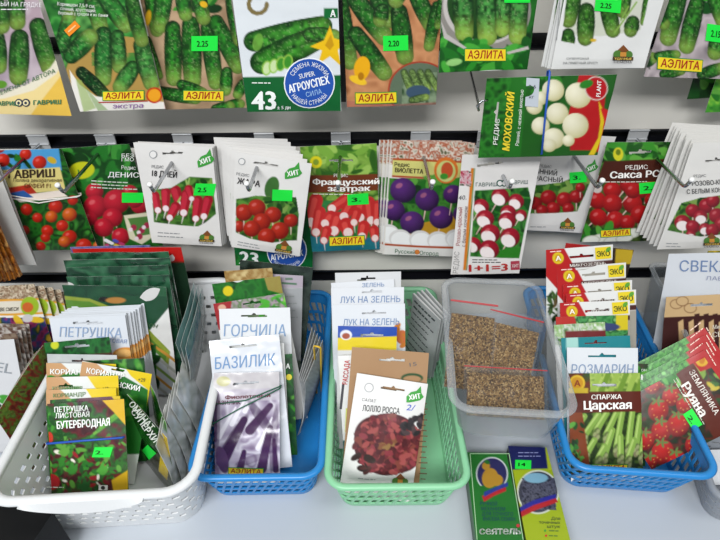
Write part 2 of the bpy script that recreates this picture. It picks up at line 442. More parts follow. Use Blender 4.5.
def lines(d, x, y, w, n, step, col, h=.9, ang=0, seed=1):
    r = random.Random(seed)
    for k in range(n):
        xx = x; e = x + w * r.uniform(.75, 1)
        while xx < e:
            ww = min(r.uniform(2, 6), e - xx)
            if ww > .6:
                ca, sa = math.cos(R(ang)), math.sin(R(ang)); a, b = xx + ww / 2 - x, k * step
                d.rect(x + a * ca - b * sa, y + a * sa + b * ca, ww, h, col, ang)
            xx += ww + .9
def stack(p, n, dx, dy, dz, roll=0, label='', group='', jit=.0006, name=None):
    """n more packets behind P: copies of its mesh, one object each"""
    r = random.Random(p.seed); out = []
    for k in range(1, n + 1):
        o = p.o.copy(); C.objects.link(o)
        f = p.fr.shift(dx * k + r.uniform(-jit, jit), dy * k, dz * k + r.uniform(-jit, jit), roll * k + r.uniform(-.6, .6))
        o.matrix_local = f.m; o['label'] = label; o['group'] = group; out.append(o)
    return out
def band(fr, kind, pts, label, w=.0016, off=.0025, back=.004):
    """rubber band round a packet: pts are (px,py) where it crosses the face"""
    P = []
    for q in pts:
        h = hit(*q, fr.o, fr.n) - fr.o; P.append((h.dot(fr.r), -off, h.dot(fr.u)))
    a, b = Vector(P[0]), Vector(P[-1]); d = (b - a).normalized() * .001
    P = [tuple(a - d + Vector((0, off, 0)))] + P + [tuple(b + d + Vector((0, off, 0))), tuple(b + Vector((0, off + back, 0))), tuple(a + Vector((0, off + back, 0)))]
    m = MB(); m.tube(P, w / 2, 6, True); o = m.build('rubber_band', M['band_' + kind], smooth=True, label=label, cat='rubber band'); o.matrix_local = fr.m
    return o
# ================================================================= setting
GZ = [-.03, .071, .171, .2685, .374, .476, .578]      # heights of the grooves in the slat wall
GH = .0085
def slat_wall():
    mb = MB(); x0, x1 = -.95, .95; prof = []
    z = -.6
    for g in GZ:
        lo, hi = g - GH, g + GH
        prof += [(0, z), (0, lo), (.016, lo), (.016, hi), (0, hi)]; z = hi
    prof += [(0, 1.1), (.03, 1.1), (.03, -.6)]
    v = [(x, y, zz) for x in (x0, x1) for y, zz in prof]; n = len(prof)
    f = [(i, i + n, (i + 1) % n + n, (i + 1) % n) for i in range(n)]
    mb.add(v, f); o = mb.build('wall_back', M['board'], kind='structure')
    for k, g in enumerate(GZ[1:]):
        t = MB(); t.box(x0, x1, .0148, .0158, g - GH, g + GH); t.box(x0, x1, -.0012, .0148, g + GH - .0024, g + GH - .0002); t.box(x0, x1, -.0012, .0148, g - GH + .0002, g - GH + .0022)
        t.build('trim_%d' % (k + 1), M['groove'], kind='structure')
slat_wall()
m = MB(); m.box(-3, 3, -4, .03, -.96, -.95); m.build('floor', M['floor'], kind='structure')
ct = empty('display_counter', (0, -.2, -.95), label='white laminate counter carrying all the seed baskets', cat='counter')
m = MB(); m.box(-.95, .95, -.262, .2, .93, .95); o = m.build('worktop', M['counter'], ct, bevel=.002)
m = MB(); m.box(-.93, .93, -.2, .2, 0, .93); m.build('body', M['counter'], ct)

# ---------------------------------------------------------------- baskets
def rrect(w, l, r, n, sh=0.0):
    """n points round a rounded rectangle, started at the front middle, going right"""
    segs = []; hw, hl = w / 2, l / 2
    per = 2 * (w - 2 * r) + 2 * (l - 2 * r) + 2 * math.pi * r; out = []
    A = [('l', (0, -hl), (hw - r, -hl)), ('a', (hw - r, -hl + r), -90), ('l', (hw, -hl + r), (hw, hl - r)), ('a', (hw - r, hl - r), 0),
         ('l', (hw - r, hl), (-hw + r, hl)), ('a', (-hw + r, hl - r), 90), ('l', (-hw, hl - r), (-hw, -hl + r)), ('a', (-hw + r, -hl + r), 180), ('l', (-hw + r, -hl), (0, -hl))]
    Ls = [math.hypot(a[2][0] - a[1][0], a[2][1] - a[1][1]) if a[0] == 'l' else math.pi * r / 2 for a in A]
    for k in range(n):
        s = ((k + sh) / n % 1) * per
        for a, L in zip(A, Ls):
            if s <= L or a is A[-1]:
                if a[0] == 'l':
                    t = s / L; out.append((a[1][0] + (a[2][0] - a[1][0]) * t, a[1][1] + (a[2][1] - a[1][1]) * t))
                else:
                    th = R(a[2] + 90 * s / L); out.append((a[1][0] + r * math.cos(th), a[1][1] + r * math.sin(th)))
                break
            s -= L
    return out
def basket(name, label, cat, cx, d0, d1, w, zr, taper, m, yaw=0, holes='slant', N=200, rad=.022, rim=.0045, tilt=0, matrim=None, z0=0.001, th=.0014, lip=False, flange=.004, tf=None):
    L = d1 - d0; cy = -.6 + (d0 + d1) / 2
    root = empty(name, (cx, cy, z0), R(yaw), label=label, cat=cat)
    h = zr - z0
    if holes == 'slant':   lv = [0, .10, .14, .27, .30, .44, .48, .62, .66, .80, .84, 1]; bands = {2, 4, 6, 8}; bands = {2, 4, 6, 8}; sh = 1.1
    elif holes == 'slot':  lv = [0, .16, .215, .30, .355, .44, .495, .58, .635, .72, .775, 1]; bands = {1, 3, 5, 7, 9}; sh = 0
    else: lv = [0, .5, 1]; bands = set(); sh = 0
    if holes == 'slant': lv = [0, .12, .30, .36, .54, .60, .78, 1]; bands = {1, 3, 5}; sh = 1.5
    V = []; Fc = []
    for k, t in enumerate(lv):
        tt = t
        ww, ll = w - 2 * taper * (1 - tt), L - 2 * (tf or taper) * (1 - tt)
        for x, y in rrect(ww, ll, rad, N, sh * k): V.append((x, y, h * t))
    for k in range(len(lv) - 1):
        for i in range(N):
            j = (i + 1) % N
            if k in bands:
                if holes == 'slant' and (i + k // 2) % 3 != 0: continue
                if holes == 'slot' and (i + (k // 2) * 3) % 6 < 3: continue
            Fc.append((k * N + i, k * N + j, (k + 1) * N + j, (k + 1) * N + i))
    Fc.append(tuple(range(N))[::-1])
    b = mesh_obj('wall_shell' if 0 else 'tub', V, Fc, m, root)
    s = b.modifiers.new('thick', 'SOLIDIFY'); s.thickness = th; s.offset = 0
    prof = [(-.0008, -rim), (flange * .5, -rim), (flange, -rim * .6), (flange + .0012, 0), (flange * .9, rim * .45), (flange * .35, rim * .6), (-.0014, rim * .4), (-.0022, 0), (-.0018, -rim * .6)]
    V = []; n = len(prof); NN = 160
    for a, c in prof:
        for x, y in rrect(w + 2 * a, L + 2 * a, rad + a, NN): V.append((x, y, h + c))
    Fc = [(k * NN + i, k * NN + (i + 1) % NN, ((k + 1) % n) * NN + (i + 1) % NN, ((k + 1) % n) * NN + i) for k in range(n) for i in range(NN)]
    rb = mesh_obj('rim', V, Fc, matrim or m, root, smooth=True)
    if lip:
        lm = MB(); nn = 24; a, hh = w * .3, .012; P = []
        for k in range(nn + 1):
            u = -1 + 2 * k / nn; P.append((u * a - w * .02, -L / 2 - flange - .001 , h + rim * .2)); 
        for k in range(nn + 1):
            u = 1 - 2 * k / nn; P.append((u * a - w * .02, -L / 2 - flange - .004, h + rim * .2 - hh * (1 - u * u) ** .8 - .0005))
        q = len(P); V = P + [(x, y + .002, z) for x, y, z in P]
        F2 = [(k, k + 1, q - 2 - k, q - 1 - k) for k in range(nn)] + [(k + q, 2 * q - 1 - k, 2 * q - 2 - k, k + 1 + q) for k in range(nn)] + [(k, k + q, (k + 1) % q + q, (k + 1) % q) for k in range(q)]
        lm.add(V, F2); lm.build('grip_lip', m, root, smooth=False)
    if tilt: root.rotation_euler = (R(tilt), 0, R(yaw))
    return root
basket('storage_basket', 'large white perforated plastic basket packed with parsley and coriander packets', 'basket', -.2415, .262, .560, .172, .090, .012, M['white'], yaw=3, tf=.022, holes='slot', N=402, rad=.024, rim=.005, lip=True, flange=.006)
basket('storage_basket', 'blue plastic basket with basil and mustard packets beside the white basket', 'basket', -.1015, .297, .572, .121, .062, .008, M['blue'], yaw=.5, tf=.019, N=261, rad=.016)
basket('storage_basket', 'mint green plastic basket holding onion and lettuce packets', 'basket', .0335, .286, .578, .128, .062, .008, M['green'], yaw=0, tf=.017, N=261, rad=.016)
basket('storage_basket', 'blue plastic basket holding the asparagus packet and strawberry packets', 'basket', .2775, .298, .574, .132, .062, .008, M['blue'], yaw=-5, tf=.02, N=261, rad=.017)
basket('clear_container', 'clear plastic container of grain bags resting on the green and blue basket rims', 'container', .149, .325, .520, .107, .118, .008, M['clear'], yaw=-5, holes='', N=80, matrim=M['rimclear'], z0=.069, th=.0008, rim=.003, flange=.005, rad=.016)
basket('clear_container', 'tall clear grey plastic bin holding the beetroot packets', 'container', .431, .392, .575, .12, .098, .010, M['clear'], yaw=-8, holes='', N=80, matrim=M['rimclear'], th=.001, rim=.003, flange=.003, rad=.012)
basket('storage_basket', 'small grey plastic basket by the corner of the blue one', 'basket', .398, .268, .352, .12, .045, .008, M['silver'], yaw=-12, holes='slot', N=120, rad=.014)
# ================================================================= packets on the slat wall
# ---- top row
GREENS = ['#1c5a22', '#2f7d2c', '#4b9a3a', '#16451b', '#6aa84c']
def a1(a):
    a.patch(-80, -60, 90, 130, ['#b9a6ae', '#c9bcc2', '#a494a0'], 18, 3)
    a.cuc(-2, 38, 0, 66, 9, 11); a.cuc(14, -12, 18, 22, 9.5, 12); a.cuc(20, 38, 19, 76, 10.5, 13); a.cuc(38, 26, 49, 66, 10, 14); a.cuc(0, 6, 3, 26, 9, 15)
    a.leaves(40, -10, 60, 18, 10, GREENS, 6, 2)
    a.poly([(-40, 95), (0, 92), (28, 84), (50, 68), (62, 50), (90, 100), (90, 130), (-40, 130)], '#e8e2cf')
    a.poly([(-40, 101), (5, 98), (34, 90), (56, 74), (66, 56), (90, 110), (90, 130), (-40, 130)], '#ecd9a0')
    a.poly([(62, 74), (70, 58), (90, 120), (60, 124), (30, 116)], '#e6bf45', .8); a.ell(2, 84, 6, 4, '#6b9c3a')
pA1 = Packet('seed_packet', 'cucumber packet with lilac and yellow background hanging at the top row end', wq((-68, -35), (36, -40), (73, 112), (-26, 117), .06), a1)
d = pA1.deco(); d.t('СЕМЕНА ОТ АВТОРА', 26, 82, 4.2, '#2f6a3a', 62, -22, sl=.2); d.t('ЫЙ НА ГРЯДКЕ', 22, 4, 4.4, '#f1eef0', 40, 2); lines(d, 2, 9, 34, 1, 3, '#ece8ec'); d.build('lettering')
d = pA1.deco(); d.t('ГАВРИШ', 8, 102.5, 4.4, '#2f7a5a', 24, 0, b=.02); d.t('ГАВРИШ', 48, 101.5, 4.4, '#2f7a5a', 27, -1, b=.02)
for xx in (20, 27): d.disc(xx, 102, 4, '#26324a'); d.disc(xx, 102, 2.8, '#e6d9a8', ly=1); d.disc(xx, 102, 1.3, '#26324a', ly=2)
d.build('brand_logo')
def a2(a):
    a.patch(20, -60, 180, 130, ['#2d7a35', '#57a851', '#1e5f2a', '#7ab866'], 14, 5)
    a.ell(120, 78, 55, 42, '#b89a5a'); a.patch(92, 52, 150, 66, ['#b3975c', '#4b9144'], 9, 8)
    a.cuc(88, -18, 101, 26, 9, 21, mid='#3f9c3f'); a.cuc(104, -6, 126, 25, 9, 22, mid='#46a046'); a.cuc(104, 34, 104, 78, 9.5, 23, mid='#43984a'); a.cuc(118, 36, 120, 66, 8, 24, mid='#5aa655')
    a.cuc(72, 55, 90, 37, 10, 25, mid='#46a04a'); a.cuc(62, 46, 70, 16, 8, 26, mid='#4ca24c'); a.cuc(133, 68, 121, 86, 9, 27, mid='#58a552'); a.cuc(142, 45, 152, 82, 10, 28, mid='#5da756'); a.cuc(82, 72, 106, 95, 7, 29, dark='#123c1c', mid='#1d5b2a', tipk=.2)
    a.cuc(132, 2, 142, 40, 8, 30)
    a.poly([(70, 70), (80, 84), (96, 96), (130, 100), (170, 102), (170, 116), (75, 118)], '#e9e6de'); a.poly([(76, 78), (82, 80), (96, 108), (84, 112)], '#9fb86a', .7); a.poly([(84, 84), (96, 98), (108, 110), (98, 111)], '#7fa552', .6)
    a.poly([(137, -50), (139, -50), (168, 112), (166, 112)], '#c4372c'); a.ell(154.5, 95, 8, 8, '#c23a1e'); a.ell(154.5, 95, 6.3, 6.3, '#e8a92c')
pA2 = Packet('seed_packet', 'cucumber packet with orange pictogram, green cucumbers and a small sun mark', wq((30, -42), (128, -46), (166, 108), (80, 112), .068), a2)
d = pA2.deco(); d.t('Корнишон 7,5-9 см,', 77, 4.5, 3.6, '#f4f6ee', 38, 4, b=.01); d.t('сочный, хрустящий.', 79, 9, 3.4, '#f4f6ee', 36, 4, b=.01); d.t('Вкусный с грядки и из банки', 84, 13.5, 3.2, '#f4f6ee', 50, 3, b=.01)
d.rect(73, 28, 15, 8, '#ef8a22', -42); d.rect(73, 28, 10, 1.5, '#f7c98a', -42, 1); d.t('экстра', 128, 105, 5, '#8c5fa0', 30, -1, sl=.2); d.line(99, 102, 148, 100.5, 1, '#b3322c'); d.build('lettering')
aelita(pA2, 124, 95, 42, -1, 10)
def a3(a):
    a.patch(120, -60, 260, 120, ['#a98f74', '#c2a88b', '#8c7458'], 16, 6)
    a.leaves(140, -10, 215, 12, 24, GREENS, 8, 5)
    for k, (x0, y0, x1, y1, r) in enumerate([(150, -10, 157, 30, 8), (166, -14, 160, 26, 9), (148, 40, 160, 76, 4), (173, 28, 174, 78, 9), (191, 24, 193, 80, 10), (208, 28, 216, 82, 8.5), (216, 22, 238, 66, 9), (196, -14, 204, 18, 8), (232, 0, 240, 40, 8), (182, -8, 186, 14, 8), (227, 72, 226, 90, 6.5), (243, 84, 238, 94, 6), (160, 92, 196, 98, 7), (182, 84, 203, 92, 6), (230, 105, 240, 104, 6), (216, 109, 230, 106, 6)]):
        a.cuc(x0, y0, x1, y1, r, 40 + k, mid='#3f9a37', dark='#17541c')
    a.ell(148, 18, 3, 8, '#e3b92c', 10); a.ell(204, 4, 4, 3, '#e3b92c', 30)
pA3 = Packet('seed_packet', 'cucumber packet with green price sticker hanging between the pictogram packet and the one marked 43', wq((130, -45), (222, -48), (248, 108), (165, 109), .055), a3)
aelita(pA3, 204, 95, 41, 1, 11); price(pA3, 205, 43, 26, 15, '2.25', 0)
def a4(a):
    a.poly([(200, 80), (246, 77), (341, 75), (341, 130), (200, 130)], '#17703c')
    a.cuc(254, 41, 322, 26, 12, 61, dark='#1f6a24', mid='#55a83f', tipk=.1, bumpy=1.3); a.cuc(262, 62, 312, 40, 14, 62, dark='#1f6a24', mid='#52a43c', tipk=.1, bumpy=1.3); a.cuc(310, 34, 334, 36, 8, 63, mid='#58a83e')
    a.ell(258, 42, 5, 9, '#8ec25a', 15, k=.6)
    for k in range(4):
        a.ell(267 + k * 7, 68 - k * 2.2, 5, 7.5, '#9dc65a', 10); a.ell(267 + k * 7, 68 - k * 2.2, 3.6, 6, '#4f9c3a' if k > 1 else '#cfe0b0', 10)
    a.poly([(330, 26), (334, 38), (346, 42), (338, 50), (341, 66), (330, 56), (318, 64), (322, 50), (310, 46), (324, 40)], '#e9c31f'); a.poly([(331, 34), (334, 45), (330, 50), (325, 45)], '#caa013')
    a.poly([(324, 8), (338, 8), (338, 18), (324, 18)], '#1c7a42')
    for k in range(9): a.ell(258 + 9 * math.cos(k * .5 + .1), 4 + 9 * math.sin(k * .5 + .1), 2.2, 3.6, '#8a7c52', k * 28)
pA4 = Packet('seed_packet', 'white and green cucumber packet marked 43 with a round blue emblem', wq((229, -55), (343, -58), (340, 109), (249, 114), .075), a4, bg='#dfe3e6')
d = pA4.deco(); d.t('43', 264, 99.5, 19, '#eef2ee', 23, -1, b=.03); d.t('± 5 дн', 284, 107, 3.6, '#eef2ee', 13, -1, b=.02); lines(d, 252, 82.5, 24, 1, 3, '#dfe8de', 1.1)
d.t('А', 333, 13, 7, '#f0f4f0', 5, 0, b=.03, ly=2); d.build('lettering')
d = pA4.deco(); cx, cy = 309.5, 82.5
d.disc(cx, cy, 25.5, '#eef1f4'); d.disc(cx, cy, 24.3, '#2451a6', ly=1); d.arc('СЕМЕНА ЖИЗНИ', cx, cy, 17, 4.6, '#eef1f6', 205, 335, b=.01, ly=2); d.arc('НАШЕЙ СТРАНЫ', cx, cy, 21.8, 4.6, '#eef1f6', 145, 35, b=.01, ly=2, flip=True)
d.t('SUPER', 307, 74, 5, '#eef1f6', 16, -12, b=.01, ly=2); d.t('АГРОУСПЕХ', 309, 83.5, 8, '#f6f8fa', 41, -13, b=.03, ly=2); d.t('СИЛА', 314, 92, 5, '#9fc4ea', 16, -13, ly=2); d.build('brand_logo', 'round blue emblem with white lettering')
m = MB(); P = [on_wall(*q, .02) for q in ((338, -14), (347, -14), (346, 102), (339, 102))]
m.add([tuple(q) for q in P] + [(q.x, q.y + .0015, q.z) for q in P], [(0, 3, 2, 1), (4, 5, 6, 7), (0, 1, 5, 4), (1, 2, 6, 5), (2, 3, 7, 6), (3, 0, 4, 7)]); m.build('backing_card', M['black'], label='narrow black card strip hanging behind the packet marked 43', cat='card')
def a5(a):
    a.patch(330, -60, 450, 120, ['#b9835c', '#cf9b72', '#a5714c'], 15, 9)
    for k, (x0, y0, x1, y1, r) in enumerate([(338, -10, 350, 62, 9), (356, 0, 384, 36, 10.5), (372, -12, 390, 20, 9), (356, 34, 384, 72, 9.5), (399, 12, 405, 56, 10), (382, 10, 380, 20, 8), (414, -10, 430, 24, 9), (437, 6, 429, 46, 6.5), (400, -12, 396, 0, 9), (441, 0, 438, 26, 4)]):
        a.cuc(x0, y0, x1, y1, r, 70 + k, mid='#3b8a34', dark='#1a5020')
    a.ell(362, 68, 8, 12, '#e9b41d', 10); a.ell(358, 80, 9, 4, '#f0c93a', 20); a.ell(361, 76, 3, 4, '#b98410')
    a.ell(420, 90, 32, 29, '#b23d28'); a.ell(420, 90, 30.5, 27.5, '#6f7f6a'); a.patch(402, 72, 437, 104, ['#5d7357', '#93a489', '#3f5c3c'], 7, 4)
    for k in range(4): a.cuc(404 + k * 8, 72, 410 + k * 9, 88, 4, 90 + k, mid='#93b06a', dark='#5d7c46')
    a.ell(418, 92, 12, 7, '#4c6377')
    a.cuc(412, 100, 426, 97, 4, 95, mid='#93b06a', dark='#5d7c46'); a.poly([(330, 100), (400, 104), (440, 102), (440, 112), (330, 114)], '#b06a6a', .5)
pA5 = Packet('seed_packet', 'cucumber packet on a pink wooden board with yellow flower and jar inset', wq((342, -50), (444, -52), (437, 104), (346, 108), .062), a5)
aelita(pA5, 376, 97.5, 42, -2, 12); price(pA5, 395.5, 42.5, 25, 15, '2.20', -1)
def a6(a):
    a.patch(430, -80, 550, 90, ['#1c5a24', '#2f7a2e', '#123f1a'], 12, 10)
    a.ell(485, 10, 46, 42, '#9a9690'); a.ell(485, 6, 42, 38, '#c9c4c0'); a.ell(486, 4, 39, 37, '#2a5524')
    for k, (x0, y0, x1, y1, r) in enumerate([(461, -25, 464, 33, 10.5), (486, -25, 487, 36, 11), (520, -20, 517, 36, 10), (503, -20, 502, 30, 8)]):
        a.cuc(x0, y0, x1, y1, r, 100 + k, mid='#5da556', dark='#1d6228', bumpy=1.5, tip='#b4cc62', tipk=.7)
    a.poly([(437, 36), (452, 44), (470, 54), (500, 56), (530, 50), (530, 54), (500, 62), (466, 60), (438, 48)], '#24692a'); a.leaves(436, 44, 530, 72, 60, ['#3a9a3a', '#2b7d2e', '#1e6426', '#57b04a'], 9, 8); a.ell(454, 62, 8, 3.5, '#9fcf86', -10)
    a.poly([(440, 18), (447, 34), (466, 47), (466, 50), (444, 38)], '#c5bfbc'); a.poly([(506, 52), (528, 46), (529, 49), (508, 54)], '#c5bfbc')
pA6 = Packet('seed_packet', 'packet with three upright knobbly cucumbers in a pale bowl, hanging in the top row', wq((445, -70), (545, -72), (528, 70), (438, 72), .068), a6)
aelita(pA6, 485, 54.5, 42, 0, 13); price(pA6, 517, -3, 26, 11, '2.25', 0)
def a7(a):
    a.poly([(572, -60), (564, 42), (573, 41), (574, 35), (600, 36), (640, 30), (662, -60)], '#cfd2c4'); 
    a.mask_poly([(574, -60), (561, 41), (572, 43), (588, 48), (615, 40), (640, 36), (648, 0), (660, -60)])
    for k, (x0, y0, x1, y1, r) in enumerate([(574, -12, 568, 20, 9), (568, 34, 568, 44, 7), (586, 10, 585, 38, 9), (606, 2, 612, 30, 8.5), (626, -14, 622, 12, 7), (632, 22, 630, 30, 8), (650, -20, 643, 22, 4), (600, -14, 604, 0, 9)]):
        a.cuc(x0, y0, x1, y1, r, 120 + k, mid='#5b9a3e', dark='#235b20', tipk=.4)
    a.cap(636, 2, 614, 32, .8, .8, '#8fb05a'); a.cap(628, 6, 620, 20, .7, .7, '#8fb05a'); a.ell(593, 40, 3, 1.6, '#d9b83a'); a.clip = None
pA7 = Packet('seed_packet', 'white cucumber packet, front one of the white bundle in the top row', wq((575, -65), (684, -68), (643, 69), (552, 68), .078), a7)
farmlogo(pA7, 622, 54, 22, 2); d = pA7.deco(); d.t('СУПЕРУРОЖАЙ', 577, 58, 2, '#55585a', 22, 0); d.t('НА ПРИЯТНЫЙ ХРУСТ!', 580, 62.5, 2.4, '#55585a', 34, 0); d.line(560, 0, 556.5, 40, .7, '#8a8d8e'); d.build('lettering')
price(pA7, 607, 5, 26, 13, '2.25', 6)
stack(pA7, 3, -.0022, .0035, -.0006, .5, 'white cucumber packet mostly hidden behind the front one of its bundle', 'white cucumber packets in the top row bundle')
def a8(a):
    a.patch(630, -60, 800, 100, ['#a99ea2', '#c4b9bb', '#8c8488'], 14, 11); a.leaves(660, -8, 720, 8, 12, GREENS, 9, 4)
    for k, (x0, y0, x1, y1, r) in enumerate([(680, -12, 668, 38, 9.5), (696, 4, 686, 46, 9), (712, -14, 722, 20, 9), (718, 38, 714, 52, 9), (660, 20, 664, 24, 7), (644, 62, 652, 58, 7), (658, 56, 676, 54, 5), (664, 74, 680, 70, 6), (702, 74, 720, 68, 7)]):
        a.cuc(x0, y0, x1, y1, r, 140 + k, mid='#4b9a3c', dark='#1a5a22')
    a.poly([(655, -10), (664, -10), (652, 30), (650, 70), (646, 66)], '#2c3a2c', .7)
pA8 = Packet('seed_packet', 'cucumber packet with grey stone background at the far end of the top row', wq((692, -60), (795, -62), (738, 82), (642, 74), .058), a8)
aelita(pA8, 679, 64, 45, 4, 13); price(pA8, 716, 33, 22, 17, '2.15', 8)
def gp(cols, seed):
    def f(a): a.patch(0, -100, 900, 600, cols, 6, seed); a.leaves(a.X.min(), a.Y.min(), a.X.max(), a.Y.max(), 90, GREENS, 7, seed)
    return f
Packet('seed_packet', 'dark green packet showing only its lower corner beneath the top row', wq((712, -20), (785, -22), (745, 99), (690, 96), .03), gp(['#16301a', '#2b5a2a'], 3))
Packet('seed_packet', 'bright green packet corner peeping out beside a dark green one', wq((734, 0), (806, 0), (766, 112), (707, 110), .04), gp(['#2c7a30', '#5aa63e', '#8cc04c'], 7))

# ---- second row
def b1(a):
    a.patch(-40, 130, 120, 270, ['#1d4f1e', '#2f7a2c', '#113512', '#4c9440'], 8, 12)
    a.poly([(-30, 140), (58, 145), (62, 170), (-20, 172)], '#5aa3d0'); a.leaves(-10, 150, 30, 170, 16, GREENS, 5, 6)
    for x, y, r in [(3, 160, 7), (40, 162, 7), (26, 154, 6), (0, 148, 5)]: a.rad(x, y, r, '#d43a22', '#8c1a12', tail=0)
    a.ell(52, 160, 5, 3, '#c9b03a', 30)
    a.poly([(2, 170), (60, 167), (66, 190), (12, 194)], '#dccf8c'); a.poly([(6, 188), (30, 184), (40, 196), (12, 200)], '#b8402c'); a.poly([(12, 196), (60, 190), (68, 196), (20, 202)], '#e9ded4'); a.poly([(10, 193), (24, 190), (34, 197), (14, 198)], '#3a6aa8')
    for x, y, r in [(27, 209, 6), (56, 206, 7), (70, 214, 7), (38, 217, 5), (52, 216, 6), (73, 200, 5), (63, 225, 6), (48, 230, 6), (70, 236, 7), (65, 241, 6), (84, 246, 8), (46, 237, 5), (41, 246, 5), (25, 230, 5), (98, 246, 5), (78, 250, 4)]:
        a.rad(x, y, r, '#d43a22' if (x * 7 + int(y)) % 4 else '#dc7a2a', '#8c1a12', tail=0)
pB1 = Packet('seed_packet', 'tomato packet with a cream title panel and pale rubber bands', wq((-22, 152), (56, 148), (98, 253), (32, 247), .04), b1)
d = pB1.deco(); d.t('ГАВРИШ', 32, 173, 8, '#3a2a20', 46, -2, b=.02); d.t('Поляна декоративная', 38, 179.5, 3.6, '#5a4a30', 48, 0); d.t('ОРФЕЙ F1', 38, 185, 4.4, '#6a3a20', 26, 0); d.build('lettering')
band(pB1.fr, 'w', [(2, 193), (40, 199), (78, 196)], 'pale rubber band, upper of two around the tomato packet'); band(pB1.fr, 'w', [(4, 196), (40, 202), (80, 195)], 'pale rubber band, lower of two around the tomato packet')
def b2(a):
    a.patch(40, 130, 180, 260, ['#1c4f1f', '#2f7a30', '#123a16'], 10, 13); a.leaves(56, 148, 140, 185, 60, ['#2f8032', '#1c5a22', '#4b9a44', '#164a1a'], 9, 3)
    a.ell(82, 170, 13, 8.5, '#c6c928', -8)
    for x, y, r in [(130, 192, 8), (148, 200, 8), (95, 191, 9), (140, 205, 9), (96, 206, 12), (117, 201, 13), (113, 217, 10), (90, 218, 8), (104, 227, 10), (121, 236, 9), (135, 200, 8)]: a.rad(x, y, r, '#cf2f46', '#7c1426', tail=1 if y > 200 else 0, seed=1)
    a.poly([(124, 215), (150, 212), (154, 236), (142, 244), (130, 238)], '#d8d4bc'); a.poly([(128, 218), (148, 216), (150, 234), (136, 236)], '#5f8a4c')
    for x, y in [(134, 227), (142, 230), (147, 225), (140, 236)]: a.ell(x, y, 3, 3, '#a83a58'); a.ell(x - 3, y + 2, 2, 2, '#e8dce0')
    for k in range(14): a.ell(106 + (k * 5) % 18, 240 + (k * 7) % 9, 2.2, 1.6, ['#e8e6ea', '#5a62b8', '#d8b83a', '#c04a7a'][k % 4])
pB2 = Packet('seed_packet', 'dark green packet of big pink-red radishes beside the tomato packet', wq((57, 149), (140, 144), (158, 243), (103, 252), .03), b2)
d = pB2.deco(); d.t('БЕЗ', 128, 155, 3.6, '#eef2ea', 12, 0); d.t('ГМО', 128, 159, 3.6, '#eef2ea', 12, 0); d.t('Редис', 129, 167, 3.8, '#eef2ea', 14, 3, b=.01); d.t('ДЕНИС', 124, 174, 5, '#f4f6f2', 30, 2, b=.01); lines(d, 92, 180, 48, 3, 3.2, '#c9d4c4', 1, 3); d.t('16', 82, 170, 4, '#2f7a32', 7, -8, ly=2); d.build('lettering')
price(pB2, 133, 197, 21, 10, '', 1)
hp = []
def hook_root(px, g=3, L=.115, py=None):
    x = on_wall(px, 141, 0).x; return x
def whiterad(seed, body, patch):
    def f(a):
        a.mask_poly(patch); x0 = min(p[0] for p in patch); x1 = max(p[0] for p in patch); y0 = min(p[1] for p in patch); y1 = max(p[1] for p in patch)
        a.patch(x0, y0, x1, y1, ['#2f5a26', '#5a8a3c', '#1d3f18'], 6, seed); a.leaves(x0, y0, x1, y0 + (y1 - y0) * .6, 50, ['#3a6f2c', '#6a9a48', '#23501e', '#8aa85c'], 6, seed)
        body(a); a.clip = None
    return f
def body_long(pts):
    def f(a):
        for x0, y0, x1, y1, r in pts:
            a.cap(x0 + (x0 - x1) * .9, y0 + (y0 - y1) * .9, x0, y0, .8, 1.4, '#a8c47a'); a.cap(x0, y0, x1, y1, r, r * .72, '#a81e34'); a.cap(x0 - r * .25, y0, x1 - r * .2, y1 - 1, r * .55, r * .4, '#cb3a50')
            a.ell(x1, y1, r * .62, r * .6, '#efe2e4'); a.cap(x1, y1 + r * .4, x1 - 2, y1 + r + 5, .7, .2, '#efe2e4')
    return f
pB3 = Packet('seed_packet', 'white packet of elongated pink radishes, front one of its bundle', wq((136, 143), (212, 147), (223, 246), (151, 243), .052),
    whiterad(4, body_long([(155, 196, 158, 210, 5), (166, 192, 166, 208, 5), (176, 190, 180, 204, 5.5), (176, 206, 170, 217, 5), (187, 194, 184, 212, 5.5), (198, 200, 196, 218, 5), (208, 200, 204, 216, 5), (189, 188, 192, 198, 4)]), [(152, 190), (172, 187), (190, 176), (212, 178), (216, 214), (206, 222), (198, 226), (154, 222)]), bg='#e4e2df', hole=(173, 153, 20, -2))
d = pB3.deco(); d.t('РЕДИС', 158, 166, 2.8, '#6a6a6c', 12, 2); d.t('18 ДНЕЙ', 165, 173, 6, '#2b2a2c', 25, 3, b=.015); d.disc(153.5, 154, 4, '#9a9c9e'); d.disc(153.5, 154, 3.2, '#e4e2df', ly=1); lines(d, 158, 232, 28, 2, 3.5, '#8a8c8e', .9, 2)
d.build('lettering'); hitleaf(pB3, 205.5, 159.5, 9); price(pB3, 204, 189, 20, 12, '2.5', 3, 2); farmlogo(pB3, 207, 237, 16, 4)
stack(pB3, 3, .0012, .004, -.001, -.5, 'white packet edge showing behind the elongated pink radish packet', 'white packets behind the elongated pink radish packet')
def b4(a):
    pt = [(236, 199), (256, 195), (296, 197), (299, 214), (297, 240), (290, 240), (272, 242), (250, 238), (236, 232)]
    a.ell(272, 187, 7, 11, '#4f7d42', 15)
    whiterad(8, lambda q: [q.rad(x, y, r, '#c4402c', '#7a1a14', tail=1) for x, y, r in [(291, 220, 7), (239, 226, 6), (244, 212, 9), (257, 207, 9), (273, 214, 8.5), (262, 221, 9), (252, 228, 8.5), (280, 230, 9), (267, 236, 9)]], pt)(a)
pB4 = Packet('seed_packet', 'white packet of round red radishes, front one of the thick bundle', wq((229, 151), (306, 163), (299, 259), (232, 244), .066), b4, bg='#e6e4e1', hole=(266, 164, 24, 8))
